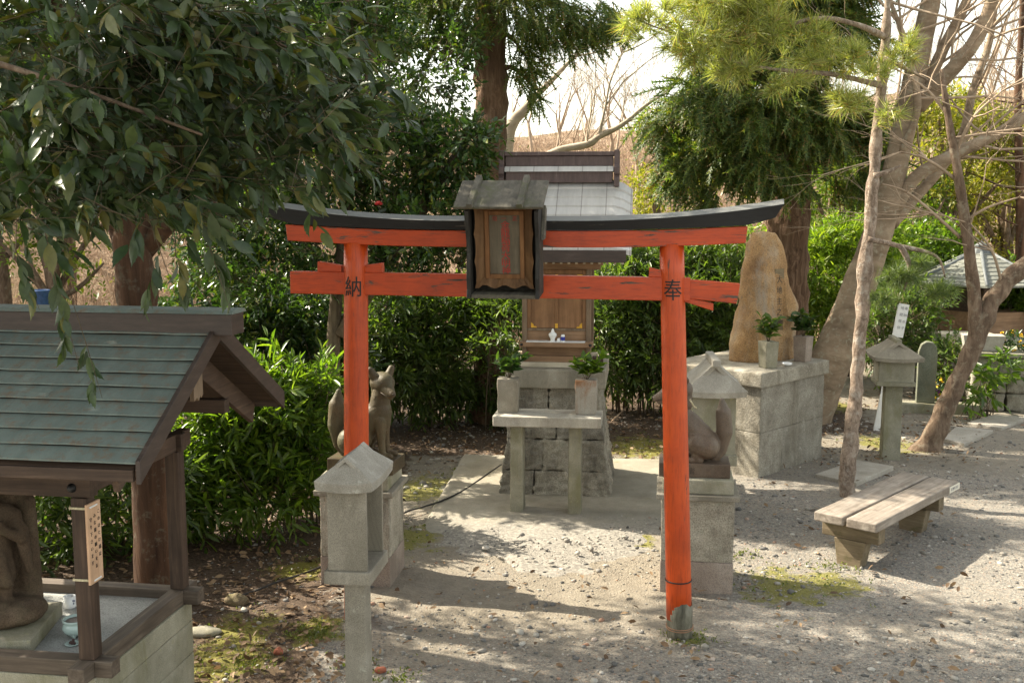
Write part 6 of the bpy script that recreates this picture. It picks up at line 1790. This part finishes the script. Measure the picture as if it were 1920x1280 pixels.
for k in range(4):
    tv, tf = pebble_template(k)
    n = 22000
    y = 5.3 + 8.2 * rs.random(n) ** 1.5; x = rs.uniform(-.62, .62, n) * y + .35 + .3 * rs.random(n)
    s = np.clip(.0066 * np.exp(rs.normal(0, .72, n)), .0035, .055) * (1 + .05 * (y - 5))
    keep = ~(on_pad(x, y) & (rs.random(n) > .06 + .75 * np.clip((9.1 - y) / 1.0, 0, 1)))
    den = np.array([noise.noise(Vector((a * .8, b * .8, 3))) for a, b in zip(x, y)])
    keep &= (rs.random(n) < .55 + 1.1 * den)
    keep &= ~((x < -1.05) & (rs.random(n) > .30))
    x, y, s = x[keep], y[keep], s[keep]; n = len(x)
    a = rs.uniform(0, 6.28, n); q = rs.uniform(.7, 1.3, (n, 3)) * np.array([1.2, .9, .6])
    Rm = np.zeros((n, 3, 3)); c_, s_ = np.cos(a), np.sin(a)
    Rm[:, 0, 0] = c_ * s * q[:, 0]; Rm[:, 0, 1] = -s_ * s * q[:, 1]; Rm[:, 1, 0] = s_ * s * q[:, 0]; Rm[:, 1, 1] = c_ * s * q[:, 1]; Rm[:, 2, 2] = s * q[:, 2]
    nz = np.array([noise.noise(Vector((u * .9, v * .9, 0))) * .02 + noise.noise(Vector((u * 5, v * 5, 3))) * .009 for u, v in zip(x, y)]) - .012
    P = np.stack([x, y, nz + np.where(on_pad(x, y), .03, 0) + s * .12], -1)
    V = np.einsum('nij,kj->nki', Rm, tv) + P[:, None, :]
    F = tf[None] + (np.arange(n) * len(tv))[:, None, None] + base_i
    me_v.append(V.reshape(-1, 3)); me_f.append(F.reshape(-1, 3)); base_i += n * len(tv)
V = np.concatenate(me_v); F = np.concatenate(me_f)
me = bpy.data.meshes.new('gravel')
me.vertices.add(len(V)); me.vertices.foreach_set('co', V.astype(np.float32).ravel())
me.loops.add(F.size); me.loops.foreach_set('vertex_index', F.astype(np.int32).ravel())
me.polygons.add(len(F)); me.polygons.foreach_set('loop_start', np.arange(0, F.size, 3, dtype=np.int32))
me.update(calc_edges=True)
tag(link('gravel', me, gmats, None, False), 'loose grey and tan gravel strewn over the ground', 'gravel', None, 'stuff')
# fallen leaves
n = 14000
y = 5.6 + 10 * rs.random(n) ** 1.2; x = rs.uniform(-.55, .45, n) * y
p_ = np.where((x < -1.0) | (y > 10.9), 1.0, .085)
keep = (rs.random(n) < p_) & ~on_pad(x, y); x, y = x[keep], y[keep]
P = np.stack([x, y, ground_h(x, y) + rs.uniform(.0, .03, len(x))], -1)
A = rs.normal(0, 1, P.shape) * np.array([1, 1, .25])
tag(leaves_mesh('leaf_litter', P, A, rs.uniform(.025, .075, len(P)), .5, leaf_dead, None, rs, LEAF, .45), 'dry brown leaf litter under the shrubs', 'leaf litter', None, 'stuff')
# small weeds and moss tufts
Pw = []
for c, r_ in MOSS:
    k = int(110 * r_ * r_ + 10)
    Pw.append(np.stack([rs.normal(c.x, r_ * .5, k), rs.normal(c.y, r_ * .6, k), np.zeros(k)], -1))
for q, k in (((590, 1180), 60), ((230 + 360, 1190), 40), ((660, 1240), 30), ((1300, 1195), 25), ((480, 1240), 60), ((1390, 1040), 25), ((1560, 1062), 30), ((735, 1270), 30)):
    c = gr(*q); Pw.append(np.stack([rs.normal(c.x, .10, k), rs.normal(c.y, .08, k), np.zeros(k)], -1))
P = np.concatenate(Pw); P = P[~on_pad(P[:, 0], P[:, 1])]
P = np.repeat(P, 5, 0); P[:, :2] += rs.normal(0, .012, (len(P), 2))
A = rs.normal(0, .6, P.shape) + np.array([0, 0, .7])
tag(leaves_mesh('weeds', P, A, rs.uniform(.010, .030, len(P)), .5, leaf('weed_leaf', (.06, .085, .015), (.10, .125, .02), (.16, .17, .035)), None, rs, LEAF4, .6), 'small green weeds in the mossy gravel', 'weeds', None, 'stuff')
# stones one can point at
def stone_at(lab, px, py, sx, sy, sz, mat, sd, cat='rock', name='rock'):
    p = gr(px, py)
    mb = MB(); mb.ball((0, 0, sz * .55), sx, sy, sz, 12)
    o = rough(name, mb, mat, None, cuts=1, amp=.35 * min(sx, sz), freq=2.2 / sx * .35, loc=(p.x, p.y, float(ground_h(p.x, p.y)) - .01), rot_seed=sd)
    return tag(o, lab, cat)
stone_at('yellowish mossy rock lying in the leaf litter right of the shelter', 443, 1130, .078, .06, .055, rock_mat, 1)
stone_at('reddish clay lump on the mossy ground near the shelter base', 521, 1222, .032, .026, .026, brick_mat, 2, 'brick lump', 'clay_lump')
stone_at('orange brown elongated stone beside the near lantern post', 713, 1256, .035, .022, .022, brick_mat, 3)
stone_at('flat grey stone at the corner of the shelter base', 385, 1185, .11, .07, .03, granite_moss, 4)
stone_at('pale rounded stone near the foot of the right pillar', 1322, 1212, .026, .02, .02, granite_pale, 5)
stone_at('pale rounded stone in the gravel left of the near lantern', 712, 1222, .024, .02, .017, granite_pale, 6)
stone_at('dark flat stone alone in the middle of the front gravel', 1025, 1228, .030, .02, .014, granite_rough, 7)
mb = MB()
cpts = [gr(*q) for q in ((940, 876), (905, 900), (870, 924), (830, 946), (795, 958), (758, 970), (700, 1005), (640, 1050), (580, 1078), (520, 1098), (470, 1118), (430, 1128))]
path(mb, [Vector((p.x, p.y, .03 + (.012 if 2 < i < 6 else 0))) for i, p in enumerate(cpts)], [.008] * len(cpts), 7, 6)
tag(mb.build('black_cable', cable_mat, None, True), 'thin black cable running from the altar across the pavement to the left', 'cable')
mb = MB(); path(mb, [gr(1148, 792) + Vector((0, 0, .02)), gr(1160, 784) + Vector((0, 0, .05)), gr(1180, 771) + Vector((0, 0, .09))], [.012, .010, .006], 7)
tag(mb.build('dry_stick', brush_mat, None, True), 'pale dry stick lying on the soil behind the altar', 'stick')
p = at(75, 552, 13.6)
mb = MB().lathe([(.10, 0), (.115, .02), (.12, .20), (.13, .21), (.12, .22), (.11, .22), (.10, .05)], 20)
tag(mb.build('blue_bucket', plain('blue_plastic', (.04, .10, .24), .5), None, True, loc=(p.x, p.y, p.z - .16)), 'small blue tub on the slope above the shelter ridge at the left', 'tub')
